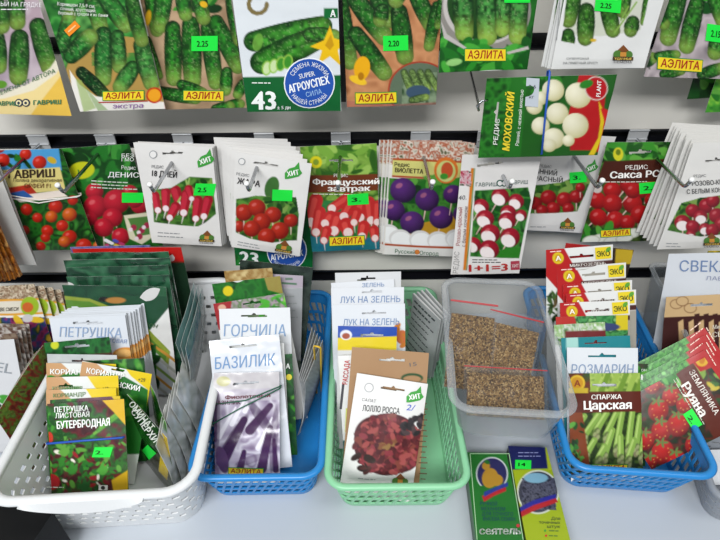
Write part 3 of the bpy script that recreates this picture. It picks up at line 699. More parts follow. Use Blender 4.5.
d = pB4.deco(); d.t('РЕДИС', 243, 174, 2.8, '#7a7a7c', 13, 8); d.t('ЖАРА', 249, 181.5, 6, '#2b2a2c', 23, 8, b=.015); d.disc(242, 161, 3.5, '#a0a2a4'); d.disc(242, 161, 2.7, '#e6e4e1', ly=1); lines(d, 238, 241, 26, 2, 3, '#9a9c9e', .9, 10); d.build('lettering')
hitleaf(pB4, 293, 172, 9, -10); price(pB4, 282.5, 194.5, 20, 11, '', 3); farmlogo(pB4, 284, 247, 18, 10)
stack(pB4, 6, -.0022, .0055, .0008, -1.3, 'white packet fanned out behind the round red radish packet', 'white packets in the thick round radish bundle')
def b5(a):
    a.poly([(200, 200), (330, 195), (330, 275), (200, 275)], '#17703c'); a.leaves(225, 255, 246, 272, 10, ['#2b8a3a', '#1d6a2a'], 8, 3)
pB5 = Packet('seed_packet', 'green packet marked 23 hanging below the round red radish bundle', wq((226, 165), (314, 168), (312, 271), (236, 264), .032), b5)
d = pB5.deco(); d.t('23', 249, 257, 13, '#eef2ee', 18, 3, b=.03); d.t('± 5 дн', 268, 263, 3, '#eef2ee', 11, 3, b=.02); d.disc(287, 250, 20, '#e8ecf2'); d.disc(287, 250, 19, '#2451a6', ly=1); d.t('АГРОУСПЕХ', 287, 254, 6, '#f6f8fa', 32, -8, b=.03, ly=2); d.arc('НАШЕЙ СТРАНЫ', 287, 250, 17.2, 3.6, '#eef1f6', 140, 40, ly=2, flip=True); d.build('lettering')
def b6(a):
    a.patch(290, 130, 400, 200, ['#6f9a3c', '#8fb356', '#3f6f24', '#a8c46c'], 9, 14); a.leaves(304, 146, 382, 180, 60, ['#5c8f34', '#86b04e', '#3c6c26', '#a3c468'], 9, 9)
    a.patch(300, 200, 385, 262, ['#2f6a3a', '#3f8a4c', '#1f4a5c'], 8, 15); a.poly([(300, 236), (385, 238), (385, 260), (300, 262)], '#2f7f96', .8)
    for x0, y0, x1, y1, r in [(316, 200, 311, 222, 7), (320, 212, 316, 232, 6), (347, 198, 332, 208, 6), (331, 216, 325, 223, 6), (338, 218, 334, 230, 7), (352, 202, 344, 216, 6.5), (346, 224, 348, 232, 7), (327, 230, 324, 240, 5), (361, 205, 360, 217, 6.5), (369, 202, 371, 220, 6), (378, 205, 377, 222, 5), (364, 226, 362, 236, 6), (374, 230, 375, 238, 5), (357, 212, 354, 222, 5)]:
        a.cap(x0, y0, x1, y1, r, r * .8, '#c63a3a'); a.cap(x0 - 1.4, y0, x1 - 1.4, y1, r * .4, r * .3, '#dc5c54'); a.ell(x1, y1, r * .66, r * .66, '#ecd6d2'); a.cap(x1, y1, x1 + 1, y1 + r + 5, .7, .2, '#eadcd6')
    a.poly([(300, 175), (385, 174), (385, 190), (300, 193)], '#7e4424'); a.ell(316, 162, 6, 6, '#d8cf2e'); a.ell(316, 162, 3, 3, '#8aa03a')
pB6 = Packet('seed_packet', 'packet of long red radishes with white tips on a green and brown design', wq((303, 146), (381, 144), (379, 247), (313, 254), .042), b6, hole=(341, 160, 24, 0))
d = pB6.deco(); d.t('РЕДИС', 341, 174.5, 3.2, '#f2ece4', 14, 0, b=.01); d.t('Французский', 346, 181, 5.5, '#f6f2ec', 66, 0, b=.03); d.t('завтрак', 349, 187.5, 5.5, '#f6f2ec', 42, 0, b=.03); lines(d, 313, 193.5, 60, 1, 3, '#dfe0cc', .8); d.build('lettering')
aelita(pB6, 347, 240, 36, -2, 10); price(pB6, 358, 198.5, 21, 11, '3.', -3)
def b7(a):
    a.patch(370, 135, 480, 165, ['#c8beb2', '#b0603c', '#e0d8cc', '#6a6a4c'], 3.4, 16); a.poly([(393, 159), (466, 162), (465, 178), (392, 175)], '#d3cf86'); a.poly([(393, 158), (466, 161), (466, 163), (393, 160)], '#b5582c'); a.poly([(392, 175), (465, 178), (465, 180), (392, 177)], '#b5582c')
    a.patch(388, 178, 470, 240, ['#2f6a2a', '#4f8f3c', '#1d4a1c'], 7, 17); a.leaves(410, 178, 466, 200, 24, GREENS, 8, 10); a.poly([(410, 225), (470, 212), (470, 238), (410, 238)], '#c89a2c', .9)
    for x, y, r in [(403, 190, 13), (394, 210, 11), (427, 199, 12), (412, 222, 12), (441, 217, 12), (453, 194, 10), (462, 214, 9)]: a.rad(x, y, r, '#6a3a86', '#2e1440', tail=1.2, ang=100)
    for x, y in [(388, 233), (400, 238), (420, 239), (438, 240), (456, 238)]: a.ell(x, y, 11, 9, '#dcdad8'); a.ell(x + 1, y + 1.5, 10, 8, '#efefee')
    a.poly([(380, 244), (460, 246), (460, 262), (380, 262)], '#e6e4e0'); a.poly([(378, 243), (462, 247), (462, 249), (378, 245)], '#b5582c')
    a.poly([(370, 140), (392, 140), (384, 256), (368, 256)], '#e0dcd6', .9); a.ell(446, 170, 12, 13, '#d8803a'); a.ell(446, 171, 9.5, 10.5, '#c9d08a'); a.ell(447, 170, 6, 8, '#c4603a'); a.ell(444, 176, 4, 3, '#4b9a3c')
pB7 = Packet('seed_packet', 'packet of dark purple radishes, front one of its bundle', wq((391, 141), (470, 143), (458, 258), (380, 253), .045), b7, bg='#e2dfda')
d = pB7.deco(); d.t('Редис', 402, 164, 4, '#4a4030', 15, 2, b=.01); d.t('ВИОЛЕТТА', 409, 170, 4.4, '#3a3020', 28, 3, b=.02); d.t('Русский', 405, 251, 4.4, '#3a6a4c', 20, 3); d.t('Огород', 429, 252.5, 4.4, '#3a6a4c', 19, 3); d.disc(417, 251.5, 2.6, '#d8803a'); d.build('lettering')
stack(pB7, 3, -.0028, .004, -.0012, -.4, 'packet of the purple radish bundle, mostly covered by the front one', 'purple radish packets behind the front one')
def b8(a):
    pt = [(475, 190), (528, 187), (531, 200), (519, 258), (470, 256)]
    a.poly([(471, 168), (474, 168), (466, 270), (463, 270)], '#d88a2c'); a.poly([(474, 168), (475, 168), (467, 270), (466, 270)], '#4a8a3c')
    a.mask_poly(pt); a.patch(460, 180, 535, 262, ['#2c6a2a', '#4b9040', '#1a3f1a'], 7, 18); a.leaves(470, 190, 530, 215, 30, GREENS, 7, 11)
    for x, y, r in [(481, 206, 8), (500, 196, 9), (516, 201, 8), (485, 218, 9), (508, 212, 8), (507, 220, 9), (490, 233, 10), (510, 237, 10), (473, 244, 8), (489, 249, 10), (521, 215, 6)]:
        a.rad(x, y, r, '#b3243c', '#6f1224', tail=1, ang=120, white=1)
    a.ell(512, 255, 14, 8, '#3a8a2f'); a.clip = None
    a.patch(460, 171, 471, 186, ['#b8405c', '#e0c8cc', '#3a5a34'], 2.5, 19)
pB8 = Packet('seed_packet', 'tall white packet of pink and white radishes reading 1+1=3', wq((464, 153), (539, 155), (521, 272), (449, 276), .09), b8, bg='#e5e2df', hole=(490, 164, 26, -8))
d = pB8.deco(); d.t('ГАВРИШ', 486, 183.5, 3.8, '#3a5a54', 21, -1); d.t('ГАВРИШ', 518, 181.5, 3.8, '#3a5a54', 19, -1)
for xx in (499.5, 504): d.disc(xx, 182.5, 3.4, '#2a5a4c'); d.disc(xx, 182.5, 2.3, '#e5e2df', ly=1)
d.t('Розово-красный', 459, 226, 4, '#9c3a3c', 38, -86); d.t('с белым кончиком', 464.5, 226, 3.6, '#5a3a3a', 40, -86); d.t('40.', 462, 197, 4.5, '#55565a', 8, -5, sl=.2); d.t('РЕДИС', 456, 262, 5, '#9a9896', 22, -86)
d.t('1+1=3', 488, 266.5, 7.5, '#b3302c', 38, -2, b=.03, ly=2); lines(d, 472, 259, 32, 2, 2.4, '#3a3a3a', .8); d.rect(515, 265, 9, 9, '#a83a4c', -2); d.t('ХИТ', 515, 265, 3.4, '#f0e6e0', 7, -2, ly=2); d.build('lettering')
pB9 = Packet('seed_packet', 'white packet of round red radishes tucked under the sideways packet', wq((537, 134), (620, 135), (581, 233), (510, 229), .045),
    whiterad(21, lambda q: [q.rad(x, y, r, '#b8282e', '#6f1418', tail=1) for x, y, r in [(535, 203, 7), (548, 197, 8), (553, 208, 7), (564, 199, 8), (568, 208, 6), (576, 196, 7), (542, 210, 6), (528, 200, 7), (580, 187, 5)]], [(520, 186), (544, 184), (560, 182), (588, 172), (590, 182), (577, 211), (560, 212), (512, 214)]), bg='#dedcda')
d = pB9.deco(); d.t('РЕДИС', 545, 165.5, 2.6, '#6a6a6c', 12, 6); d.t('РАННИЙ', 544, 171, 4.8, '#3a393b', 25, 6, b=.01); d.t('КРАСНЫЙ', 546, 178, 4.8, '#3a393b', 32, 4, b=.01); lines(d, 530, 226, 20, 1, 3, '#9a9c9e', .8); d.build('lettering')
farmlogo(pB9, 567, 224, 16, 3); price(pB9, 577.5, 176.5, 17, 11, '3.', -4); hitleaf(pB9, 591, 167, 7)
def b10(a):
    a.patch(570, 140, 700, 175, ['#3a7a30', '#62a04a', '#1f4a1e'], 7, 23); a.leaves(608, 143, 690, 164, 50, ['#4b9a3a', '#6fb050', '#2a6626'], 8, 14)
    a.patch(570, 180, 690, 250, ['#2f4a20', '#5a6f34', '#1f3a1a'], 6, 24)
    for x, y, r in [(612, 190, 9), (628, 184, 9), (650, 186, 9), (640, 190, 8), (597, 200, 9), (612, 203, 10), (632, 203, 10), (652, 200, 8), (598, 217, 9), (615, 219, 9), (640, 214, 10), (658, 188, 7), (627, 222, 8), (632, 190, 8)]:
        a.rad(x, y, r, '#c4282a', '#7a1216', tail=1, ang=100 + (x % 40))
    a.ell(597, 188, 5, 5, '#cfc6c0'); a.leaves(575, 228, 612, 244, 22, GREENS, 7, 15)
    for x, y in [(600, 238), (612, 240), (632, 233), (624, 238), (591, 240)]: a.ell(x, y, 9, 5, '#c8cabc', -10); a.ell(x, y, 7.6, 4, '#e2e4da', -10)
    a.poly([(604, 161), (682, 158), (676, 181), (596, 182)], '#5a2c1e'); a.ell(618, 154, 5, 6.5, '#d8d23a'); a.ell(618, 152, 2.5, 3, '#7a8a2a')
pB10 = Packet('seed_packet', 'packet of round bright red radishes with dark brown title band', wq((609, 142), (684, 142), (646, 240), (580, 243), .055), b10, hole=(640, 152, 22, -4))
d = pB10.deco(); d.t('РЕДИС', 636, 166.5, 4.2, '#f2ece4', 22, -2, b=.01); d.t('Сакса РС', 634, 173.5, 6.6, '#f6f2ec', 49, -2, b=.03, sl=.1); lines(d, 604, 181.5, 54, 1, 3, '#dcd8cc', .8, -1); d.build('lettering')
aelita(pB10, 615, 232, 31, -3, 8); price(pB10, 648.5, 187, 20, 11, '2.', -4)
pB11 = Packet('seed_packet', 'white packet of pink radishes with white tips, front of the thick leaning bundle', wq((694, 143), (777, 140), (729, 247), (657, 250), .088),
    whiterad(31, lambda q: [q.rad(x, y, r, '#b32c40', '#6f1424', tail=1, white=(k % 3 == 0)) for k, (x, y, r) in enumerate([(682, 222, 8), (692, 210, 7), (706, 205, 8), (700, 216, 7), (692, 226, 7), (712, 200, 7), (704, 228, 6), (716, 215, 8), (722, 224, 8), (690, 234, 5), (712, 230, 7)])], [(681, 203), (700, 197), (724, 194), (740, 196), (724, 234), (700, 236), (667, 230)]), bg='#e2e0dc', hole=(716, 160, 22, -6))
d = pB11.deco(); d.t('РЕДИС', 699, 175, 2.6, '#6a6a6c', 12, -3); d.t('РОЗОВО-КРАСНЫЙ', 716, 181, 4.6, '#3a393b', 50, -4, b=.01); d.t('С БЕЛЫМ КОНЧИКОМ', 712, 189, 4.6, '#3a393b', 52, -4, b=.01); lines(d, 666, 243, 16, 2, 3, '#9a9c9e', .8); d.build('lettering')
farmlogo(pB11, 711, 240, 18, -2)
stack(pB11, 8, -.0022, .0048, .0004, .7, 'white packet in the thick bundle behind the pink and white radish packet', 'white packets in the thick leaning radish bundle')
def mm_(a):
    a.poly([(470, 60), (534, 60), (528, 160), (470, 160)], '#2f7a2c'); a.mask_poly([(480, 70), (512, 70), (504, 156), (476, 156)]); a.patch(470, 60, 520, 160, ['#1d5a20', '#3a8a34', '#17431a'], 8, 25); a.clip = None
    a.poly([(528, 60), (620, 60), (612, 160), (520, 160)], '#2c6a28'); a.leaves(524, 70, 560, 100, 26, ['#3a8a30', '#205a20', '#5aa040'], 8, 16)
    a.poly([(580, 72), (612, 80), (604, 150), (570, 150), (566, 120)], '#b8262a'); a.poly([(592, 96), (600, 80), (614, 76), (604, 110)], '#b8262a')
    for x, y, r in [(553, 90, 11), (578, 95, 13), (540, 98, 7), (557, 113, 11), (575, 125, 13), (534, 106, 8), (540, 125, 9), (553, 138, 11), (568, 140, 6), (549, 145, 7)]:
        a.ell(x, y, r, r * .96, '#ece8d2', 0, '#c2bd92')
    a.poly([(592, 70), (616, 70), (610, 112), (604, 108), (606, 84)], '#2f6a2c')
    a.ell(595, 110, 14, 30, '#d8b82c', 8, k=0); a.poly([(598, 100), (602, 108), (604, 122), (601, 140), (594, 155), (588, 155), (598, 138), (600, 120)], '#d9c02c')
    a.poly([(600, 108), (604, 120), (602, 138), (596, 152), (604, 150), (608, 110)], '#c8282c'); a.ell(596, 88, 11.5, 12, '#d8d0c8'); a.ell(596, 88, 10.5, 11, '#b8242c'); a.ell(586, 84, 7, 4, '#3c8a34', -20)
pM = Packet('seed_packet', 'packet of white radishes hanging sideways in front of the wall with blue band', wq((480, 150), (487, 72), (613, 73), (601, 156), .112), mm_, hole=(497, 112, 20, -85))
d = pM.deco(); d.t('МОХОВСКИЙ', 508, 121, 7, '#e6cc34', 58, -85, b=.03, sl=.1); d.t('РЕДИС', 496, 131, 4.4, '#e8ece2', 26, -85, b=.01); d.t('Ранний, с нежной мякотью', 519, 117, 3.6, '#e8ece2', 56, -85); d.t('PLANT', 598, 88, 4.4, '#f0e4e0', 16, -85, b=.02)
d.rect(532, 92, 13, 28, '#b9c0c8', 4, 0); d.t('2.6', 532, 86, 3.6, '#3a3f48', 7, 0, ly=1); d.t('кг', 531, 96, 3, '#3a3f48', 5, 0, ly=1); d.build('lettering')
band(pM.fr, 'b', [(549, 72), (545, 110), (541, 153)], 'blue rubber band around the sideways white radish packet', w=.002)

# ---- far end: packet edges
L1 = Packet('seed_packet', 'pale grey packet whose slanting edge shows beside the brown fan', wq((-66, 160), (-4, 166), (38, 262), (-24, 268), .055), None, bg='#c9c9c6', cell=.004)
stack(L1, 2, -.002, .004, 0, .6, 'pale grey packet directly behind the one with the slanting edge', 'pale grey packets behind the brown fan')
def bf(a): a.patch(-200, 100, 100, 320, ['#5a2c14', '#c88a3c', '#7a3a1a', '#e0b878'], 7, 31)
for k, q in enumerate([(6, 0), (1, 2), (-4, 3), (-9, 4), (-14, 4), (-19, 5), (-24, 6)]):
    Packet('seed_packet', 'brown and orange packet seen by its bent edge in the hanging fan', wq((-96 + q[0], 180), (-28 + q[0], 186), (18 + q[0], 272 + q[1]), (-50 + q[0], 278 + q[1]), .072 + k * .006), bf, bg='#8a4c20', cell=.002, curl=-.004, group='brown packets in the hanging fan', seed=5, back='#b87a3c')

# ---------------------------------------------------------------- hooks of the slat wall
def hook(px, label, L=.115, z=.2635, up=1, x=None):
    x = on_wall(px, 141, 0).x if x is None else x
    t = empty('display_hook', (x, 0, z), label=label, cat='hook', group=None)
    m = MB(); m.box(-.0115, .0115, -.0032, -.0014, -.006, .0125); m.box(-.0115, .0115, -.005, -.0014, .0125, .0142); m.box(-.0115, .0115, -.005, -.0030, .002, .0035); m.build('bracket', M['zinc'], t, bevel=.0008)
    m = MB(); m.tube([(0, -.003, .002), (0, -L, .0)] + [(0, -L - .006 * math.sin(a), .006 - .006 * math.cos(a)) for a in (.4, .8, 1.2)] + [(0, -L - .009, .010)], .0019, 10); m.build('rod', M['chrome'], t, smooth=True)
    m = MB(); m.tube([(0, -L - .0085, .0095), (0, -L - .0092, .0115), (0, -L - .010, .0125)], [.0026, .0029, .0016], 10); m.build('tip', M['tip'], t, smooth=True)
    return t
for px, lb in [(40, 'chrome display hook before the tomato packet'), (107, 'chrome display hook before the dark green pink-red radish packet'), (184, 'chrome display hook holding the elongated pink radish bundle'),
               (265, 'chrome display hook holding the thick round red radish bundle'), (341, 'chrome display hook holding the long white-tipped radish packet'), (420, 'chrome display hook holding the purple radish bundle'),
               (486, 'chrome display hook holding the tall packet reading 1+1=3'), (561, 'chrome display hook before the white packet under the sideways one'), (635, 'chrome display hook holding the brown-banded round radish packet'), (700, 'chrome display hook holding the thick leaning white bundle')]:
    hook(px, lb)
x = .109
m = MB(); q = on_wall(480, 108, .118)
m.tube([(q.x + .004, -.001, .365), (q.x + .002, -.1, q.z - .002), (q.x - .001, -.118, q.z - .002), (q.x - .0035, -.121, q.z + .003), (q.x, -.121, q.z + .0075), (q.x + .006, -.118, q.z + .007)], .0012, 8)
m.build('wire_hook', M['chrome'], smooth=True, label='thin bent wire hook carrying the sideways white radish packet', cat='hook')
for px, lb in [(5, 'display hook above the lilac and yellow cucumber packet'), (105, 'display hook above the cucumber packet with orange pictogram'), (195, 'display hook above the cucumber packet beside the one marked 43'), (288, 'display hook above the white and green packet marked 43'), (392, 'display hook above the packet with the jar inset'), (487, 'display hook above the packet with the pale bowl'), (612, 'display hook above the white cucumber bundle')]:
    hook(0, lb, z=.4685, x=on_wall(px, 20, 0).x)
# ================================================================= packets standing in the baskets
def st(x0, y0, x1, y1, zt, H, lean=8):
    A, B = on_level(x0, y0, zt), on_level(x1, y1, zt); r = (B - A).normalized(); n = Vector((0, 0, 1)).cross(r)
    u = Vector((0, 0, math.cos(R(lean)))) + n * math.sin(R(lean)); u.normalize(); mid = (A + B) / 2
    return Fr(mid - u * H, r, u, (B - A).length, H)
def bq(TL, TR, BR, BL, d, lean, zb=.011, yaw=0, bx=0):
    a = R(lean); n = Matrix.Rotation(R(yaw), 3, 'Z') @ Vector((0, math.cos(a), -math.sin(a)))
    return fit([hit(*p, (bx, -.6 + d, zb), n) for p in (TL, TR, BR, BL)])
def hand(p, s, x, y, h, w, ang=0, col='#6a86b0'):
    d = p.deco(); d.t(s, x, y, h, col, w, ang, b=-.012, sl=.06); d.build('handwriting', 'blue pen lettering')
# ---- white basket
def d1(a):
    a.patch(30, 395, 140, 495, ['#4a1420', '#6f1f2c', '#2c5a28', '#3a7a30', '#35141a'], 10, 41)
    a.leaves(44, 438, 124, 490, 170, ['#2f7a2c', '#3f8a34', '#1d5a22', '#6aa548', '#4a1420', '#5c1a24'], 4.5, 17); a.leaves(44, 430, 124, 490, 26, ['#a02430', '#7a1a26', '#5c1420', '#e8e4d8'], 3.6, 18)
    a.leaves(46, 404, 70, 440, 26, ['#2f7a2c', '#1d5a22', '#4f9a3c'], 5, 19)
    for k in range(6): a.cap(92 + k * 3, 436 - k * 3, 130, 408 - k, 1.3, .8, ['#4f9a3c', '#79b04a'][k % 2])
    a.poly([(100, 398), (126, 398), (128, 428), (114, 412)], '#d9b526'); a.poly([(112, 480), (128, 470), (128, 495), (114, 492)], '#d9b526')
    a.ell(51, 482, 9, 8, '#b5232c'); a.ell(49, 438, 4, 6, '#c8452c'); [a.leaves(x - 6, y - 5, x + 6, y + 5, 9, [c], 4, 3) for x, y, c in [(103, 466, '#5aa544'), (72, 466, '#3f8a34'), (85, 482, '#2c6a34'), (64, 448, '#6aa548')]]
pD1 = Packet('seed_packet', 'parsley packet in maroon and green at the front of the white basket', bk(47, 404, 124, 399, .293, 37.5), d1, material='gloss')
d = pD1.deco(); d.t('ПЕТРУШКА', 72, 408.5, 5.5, '#eef2ec', 34, -3, b=.02); d.t('ЛИСТОВАЯ', 73, 414.5, 5.2, '#eef2ec', 34, -3, b=.02); d.t('БУТЕРБРОДНАЯ', 84, 423, 7.5, '#f6f8f4', 53, -4, b=.03); lines(d, 47, 487, 22, 1, 2, '#e0e4da', .8); d.rect(104, 487, 9, 5, '#e6e6e2'); d.disc(104, 487, 2, '#3a3a3a', ly=1); d.build('lettering')
price(pD1, 102, 451.5, 18, 10, '2.', 0, 3)
band(pD1.fr, 'b', [(48, 443), (84, 440), (123, 437)], 'blue rubber band around the parsley packet in the white basket', w=.0022)
def coriand(x0, x1, y, gy=1):
    def f(a):
        W = x1 - x0; a.poly([(x0 - 5, y - 3), (x0 + W * .2, y - 1), (x0 + W * .62, y + 24), (x0 - 5, y + 24)], '#c9a37a'); a.poly([(x0 + W * .55, y - 3), (x1 + 6, y - 3), (x1 + 6, y + 60), (x1 - 10, y + 60), (x1 - 4, y + 26), (x0 + W * .7, y + 12)], '#e0c817')
        a.poly([(x0 - 4, y + 16), (x0 + W * .6, y + 12), (x1 - 4, y + 26), (x1 - 8, y + 90), (x0 - 4, y + 90)], '#2c7a30'); a.leaves(x0, y + 16, x1 - 8, y + 60, 26, ['#3f8f34', '#1f5a24', '#5fa844'], 6, int(y))
        a.ell(x0 + W * .35, y + 13, 11, 3.5, '#3f8a3a', -8)
    return f
def k5(a):
    a.poly([(40, 390), (140, 390), (130, 500), (40, 500)], '#3a5a34'); a.leaves(46, 396, 80, 412, 20, GREENS, 4, 20); a.ell(98, 404, 22, 10, '#6a3a4c'); a.poly([(108, 392), (124, 392), (124, 412)], '#d9c020')
Packet('seed_packet', 'packet with a purple round picture just behind the maroon parsley packet', bk(50, 400, 120, 396, .301, 36.3), k5)
kp = Packet('seed_packet', 'yellow-cornered coriander packet, lowest of the three stepped ones', bk(46, 390, 116, 388, .307, 35), coriand(46, 116, 390), bg='#dfe1de'); d = kp.deco(); d.t('КОРИАНДР', 70, 394.5, 4, '#6f8f5c', 32, -3, b=.01); d.build('lettering')
kp = Packet('seed_packet', 'yellow-cornered coriander packet, middle of the three stepped ones', bk(46, 377.5, 118, 375.5, .317, 33.5), coriand(46, 118, 377), bg='#dfe1de', hole=(66, 386, 14, 0)); d = kp.deco(); d.t('КОРИАНДР', 68, 388, 4, '#8aa87a', 30, -1, b=.01); d.t('+10', 106, 388, 3.4, '#5a5a30', 6, 0); d.build('lettering')
kp = Packet('seed_packet', 'coriander packet with yellow corner, tilted and standing highest of its row', bk(82, 361, 152, 374, .329, 31.5), coriand(82, 152, 364), bg='#dfe1de', hole=(118, 370, 14, 8)); d = kp.deco(); d.t('КОРИАНДР', 106, 373, 5.4, '#f4f6f2', 38, 9, b=.02); d.t('ЯНСКИЙ', 127, 385.5, 5.4, '#f4f6f2', 27, 12, b=.02); d.t('+29', 142, 379.5, 4, '#5a5a30', 7, 6); d.build('lettering')
kp = Packet('seed_packet', 'coriander packet with tan corner standing beside the tilted coriander one', bk(46, 363, 116, 364, .339, 30.5), coriand(46, 116, 363), bg='#dfe1de'); d = kp.deco(); d.t('КОРИАНДР', 72, 371.5, 5, '#f0f2ee', 42, 1, b=.02); d.build('lettering')
Packet('seed_packet', 'dark green packet with a letter A corner peeping beside the coriander packets', bk(84, 361, 144, 358, .348, 29.5), gp(['#1d4a24', '#2f6a34'], 42), cell=.0015)
Packet('seed_packet', 'plain whitish packet between the coriander row and the dark green one', bk(47, 354, 117, 355, .357, 28.5), lambda a: a.mottle(.06, 8, 3), bg='#c9cccc', cell=.002, material='foil', hole=(82, 361, 20))
def d4(a): a.patch(30, 330, 120, 372, ['#174f26', '#2a7a3a', '#103a1a'], 6, 43); a.ell(55, 345, 4, 4, '#c9cf3a'); a.poly([(40, 357), (120, 352), (120, 380), (40, 380)], '#5a2c24')
Packet('seed_packet', 'dark green packet with a small yellow dot under the handwritten parsley bundle', bk(44, 343, 109, 337, .367, 27), d4, hole=(77, 346, 24, -3))
def pet(a): a.ell(126, 356, 14, 9, '#d69a4c'); a.ell(124, 353, 8, 4, '#e2b878')
pP = Packet('paper_packet', 'white paper packet with blue handwriting, front of the parsley bundle in the white basket', bk(49, 318, 125, 315, .395, 22), pet, bg='#d7dbe0', material='paper', hole=(88, 323, 30, 0), bulge=.0008, cat='paper packet')
hand(pP, 'ПЕТРУШКА', 91, 332, 10, 62, 1, '#8fa4c2'); hand(pP, 'ЛИСТОВАЯ', 112, 340, 4, 30, 4, '#7a8fb8')
stack(pP, 8, .0013, .0036, .0004, 0, 'white paper packet edge in the bundle behind the handwritten parsley one', 'white paper packets behind the handwritten parsley one')
def bag7(a):
    a.poly([(40, 270), (175, 270), (175, 300), (150, 330), (100, 305), (40, 300)], '#2a5a40'); a.patch(40, 270, 175, 296, ['#2a5c42', '#244f3a', '#3a6c4e'], 20, 44)
    a.poly([(62, 296), (90, 298), (140, 318), (170, 352), (168, 372), (130, 334), (90, 312), (62, 312)], '#9aa84c'); a.poly([(62, 300), (90, 301), (138, 324), (166, 354), (166, 362), (134, 332), (88, 308), (62, 308)], '#6a9444')
    a.poly([(62, 310), (95, 308), (132, 326), (165, 362), (190, 420), (62, 420)], '#ccd2d6'); 
    for k in range(5): a.cap(136, 332 + k * 9, 176, 362 + k * 10, 1.3, 1.3, ['#c99a4c', '#b9bcb4', '#8aa85c'][k % 3])
    a.poly([(140, 345), (156, 344), (158, 420), (142, 420)], '#2f6a34'); a.leaves(140, 345, 157, 410, 26, GREENS, 5, 21); a.ell(104, 299, 5, 2.5, '#2a2c2c'); a.ell(116, 300, 10, 3, '#b98a4c')
pb = Packet('seed_bag', 'large glossy lawn seed bag with a hill picture, front of the dark green bags', bk(62, 285, 166, 287, .442, 15), bag7, material='foil', cat='bag', bulge=.002, wr=.0008)
d = pb.deco(); d.t('газон', 148, 323, 5, '#3a5a34', 20, 10, sl=.2); d.build('lettering')
for k, (x0, y0, x1, y1, lb) in enumerate([(66, 277, 169, 275, 'second glossy dark green bag from the front of the row'), (65, 268, 168, 265, 'third glossy dark green bag from the front of the row'), (64, 260, 170, 258, 'fourth glossy dark green bag from the front of the row'), (70, 253, 168, 252, 'hindmost glossy dark green bag of the row')]):
    Packet('seed_bag', lb, bk(x0, y0, x1, y1, .455 + k * .013, 14 - k * 2.2), lambda a: a.patch(0, 200, 260, 440, ['#2c5f45', '#1c4231', '#477a5c', '#24503a'], 14, 45 + k), material='foil', cat='bag', cell=.002, bulge=.002, wr=.0012)
Packet('seed_bag', 'red topped bag standing behind the dark green bags in the white basket', bk(72, 249, 181, 247, .512, 5), lambda a: a.poly([(60, 240), (200, 240), (200, 262), (60, 262)], '#c22a26'), bg='#284a34', cell=.002, material='foil', cat='bag')
Packet('seed_bag', 'violet blue spotted bag at the very back of the white basket', bk(70, 247, 150, 245, .522, 4), lambda a: a.patch(50, 240, 200, 460, ['#3a4a8a', '#8a8ab8', '#6a5a9a'], 3, 46), cell=.002, cat='bag')
# yawed ones along its far side
def d2(a):
    a.patch(100, 380, 200, 500, ['#1c4a20', '#2f6a2c', '#14351a', '#4b8a3c'], 8, 47); a.poly([(124, 455), (170, 450), (170, 500), (124, 500)], '#3a2420', .8); a.ell(150, 480, 9, 8, '#7a3a2c'); a.poly([(150, 408), (172, 430), (168, 480), (160, 470), (163, 436)], '#d9c020')
pD2 = Packet('seed_packet', 'dark green packet standing skewed with its yellow edge beside the parsley packet', st(127, 394, 167, 438, .098, .094, 6), d2, material='foil')
d = pD2.deco(); d.t('ОМИНАТ', 143, 415, 5.5, '#dfe6da', 34, 50, b=.02); d.t('СУПЕРХИТ', 148, 427, 6, '#f0f4ec', 44, 52, b=.02); d.build('lettering')
price(pD2, 150.5, 451, 12, 10, '', 48)
for k in range(5):
    Packet('seed_packet', 'silvery packet standing edgewise along the side of the white basket', st(159 + k * 5, 446 - k * 13, 169 + k * 4.2, 404 - k * 11, .100, .088, 1 + k * 1.5), lambda a: a.patch(0, 200, 400, 540, ['#ecedec', '#d8dad8', '#bcc0b8', '#f0f0ee'], 14, 48 + k), bg='#c4c6c4', cell=.002, material='foil', group='silvery packets along the white basket side', curl=.003)
for k in range(3):
    Packet('leaflet', 'teal-banded translucent sleeve standing between the white and blue baskets', st(180 + k * 5, 343 + k * 3, 198 + k * 4, 282 + k * 3, .126, .10, -4 - k * 3), lambda a: a.poly([(0, 0), (0, 0), (0, 0)], '#ffffff') if 0 else a.put(np.arange(a.V.size), (a.V.ravel() < 26).astype(float), '#5f8f8c'), bg='#a3aca8', cell=.0018, material='foil', cat='leaflet', group='teal-banded sleeves', curl=.004)
Packet('seed_packet', 'slender dark green packet leaning between the coriander row and the silvery packets', st(150, 384, 166, 424, .102, .095, 8), gp(['#2c4a2c', '#7a8a6a', '#39562f'], 49), cell=.0015, material='foil')

# ---- left of the white basket
def fl(a):
    a.patch(-60, 270, 70, 300, ['#b5a890', '#8a6f58', '#d9cdb8', '#6a5a44'], 3, 50); a.poly([(-60, 302), (40, 299), (43, 313), (-60, 317)], '#d9d4c6'); a.poly([(-60, 301), (40, 298), (40, 300), (-60, 303)], '#d8a23c'); a.poly([(-60, 315), (44, 312), (44, 314), (-60, 317)], '#d8a23c')
    a.patch(-60, 317, 70, 440, ['#6a2a5a', '#a03a6a', '#3a4a8a', '#2f5a2c', '#c4a23a'], 7, 51); a.leaves(-40, 318, 52, 360, 26, ['#b03a6a', '#5a3a8a', '#2f6a2c', '#3a3a8a', '#d8b83a'], 6, 22); a.ell(30, 306, 9, 9.5, '#9fb83a'); a.ell(28, 307, 5.5, 5, '#c8703a'); a.ell(28, 318, 5, 4, '#c9c6c8')
pF = Packet('seed_packet', 'flower mixture packet with orange-bordered panel standing beyond the white basket', bk(-45, 289, 34, 284, .452, 15, zb=.003), fl)
d = pF.deco(); d.t('ДВЕ СМЕСИ', 9, 308.5, 3.4, '#5a5248', 20, -1, b=.01); d.build('lettering')
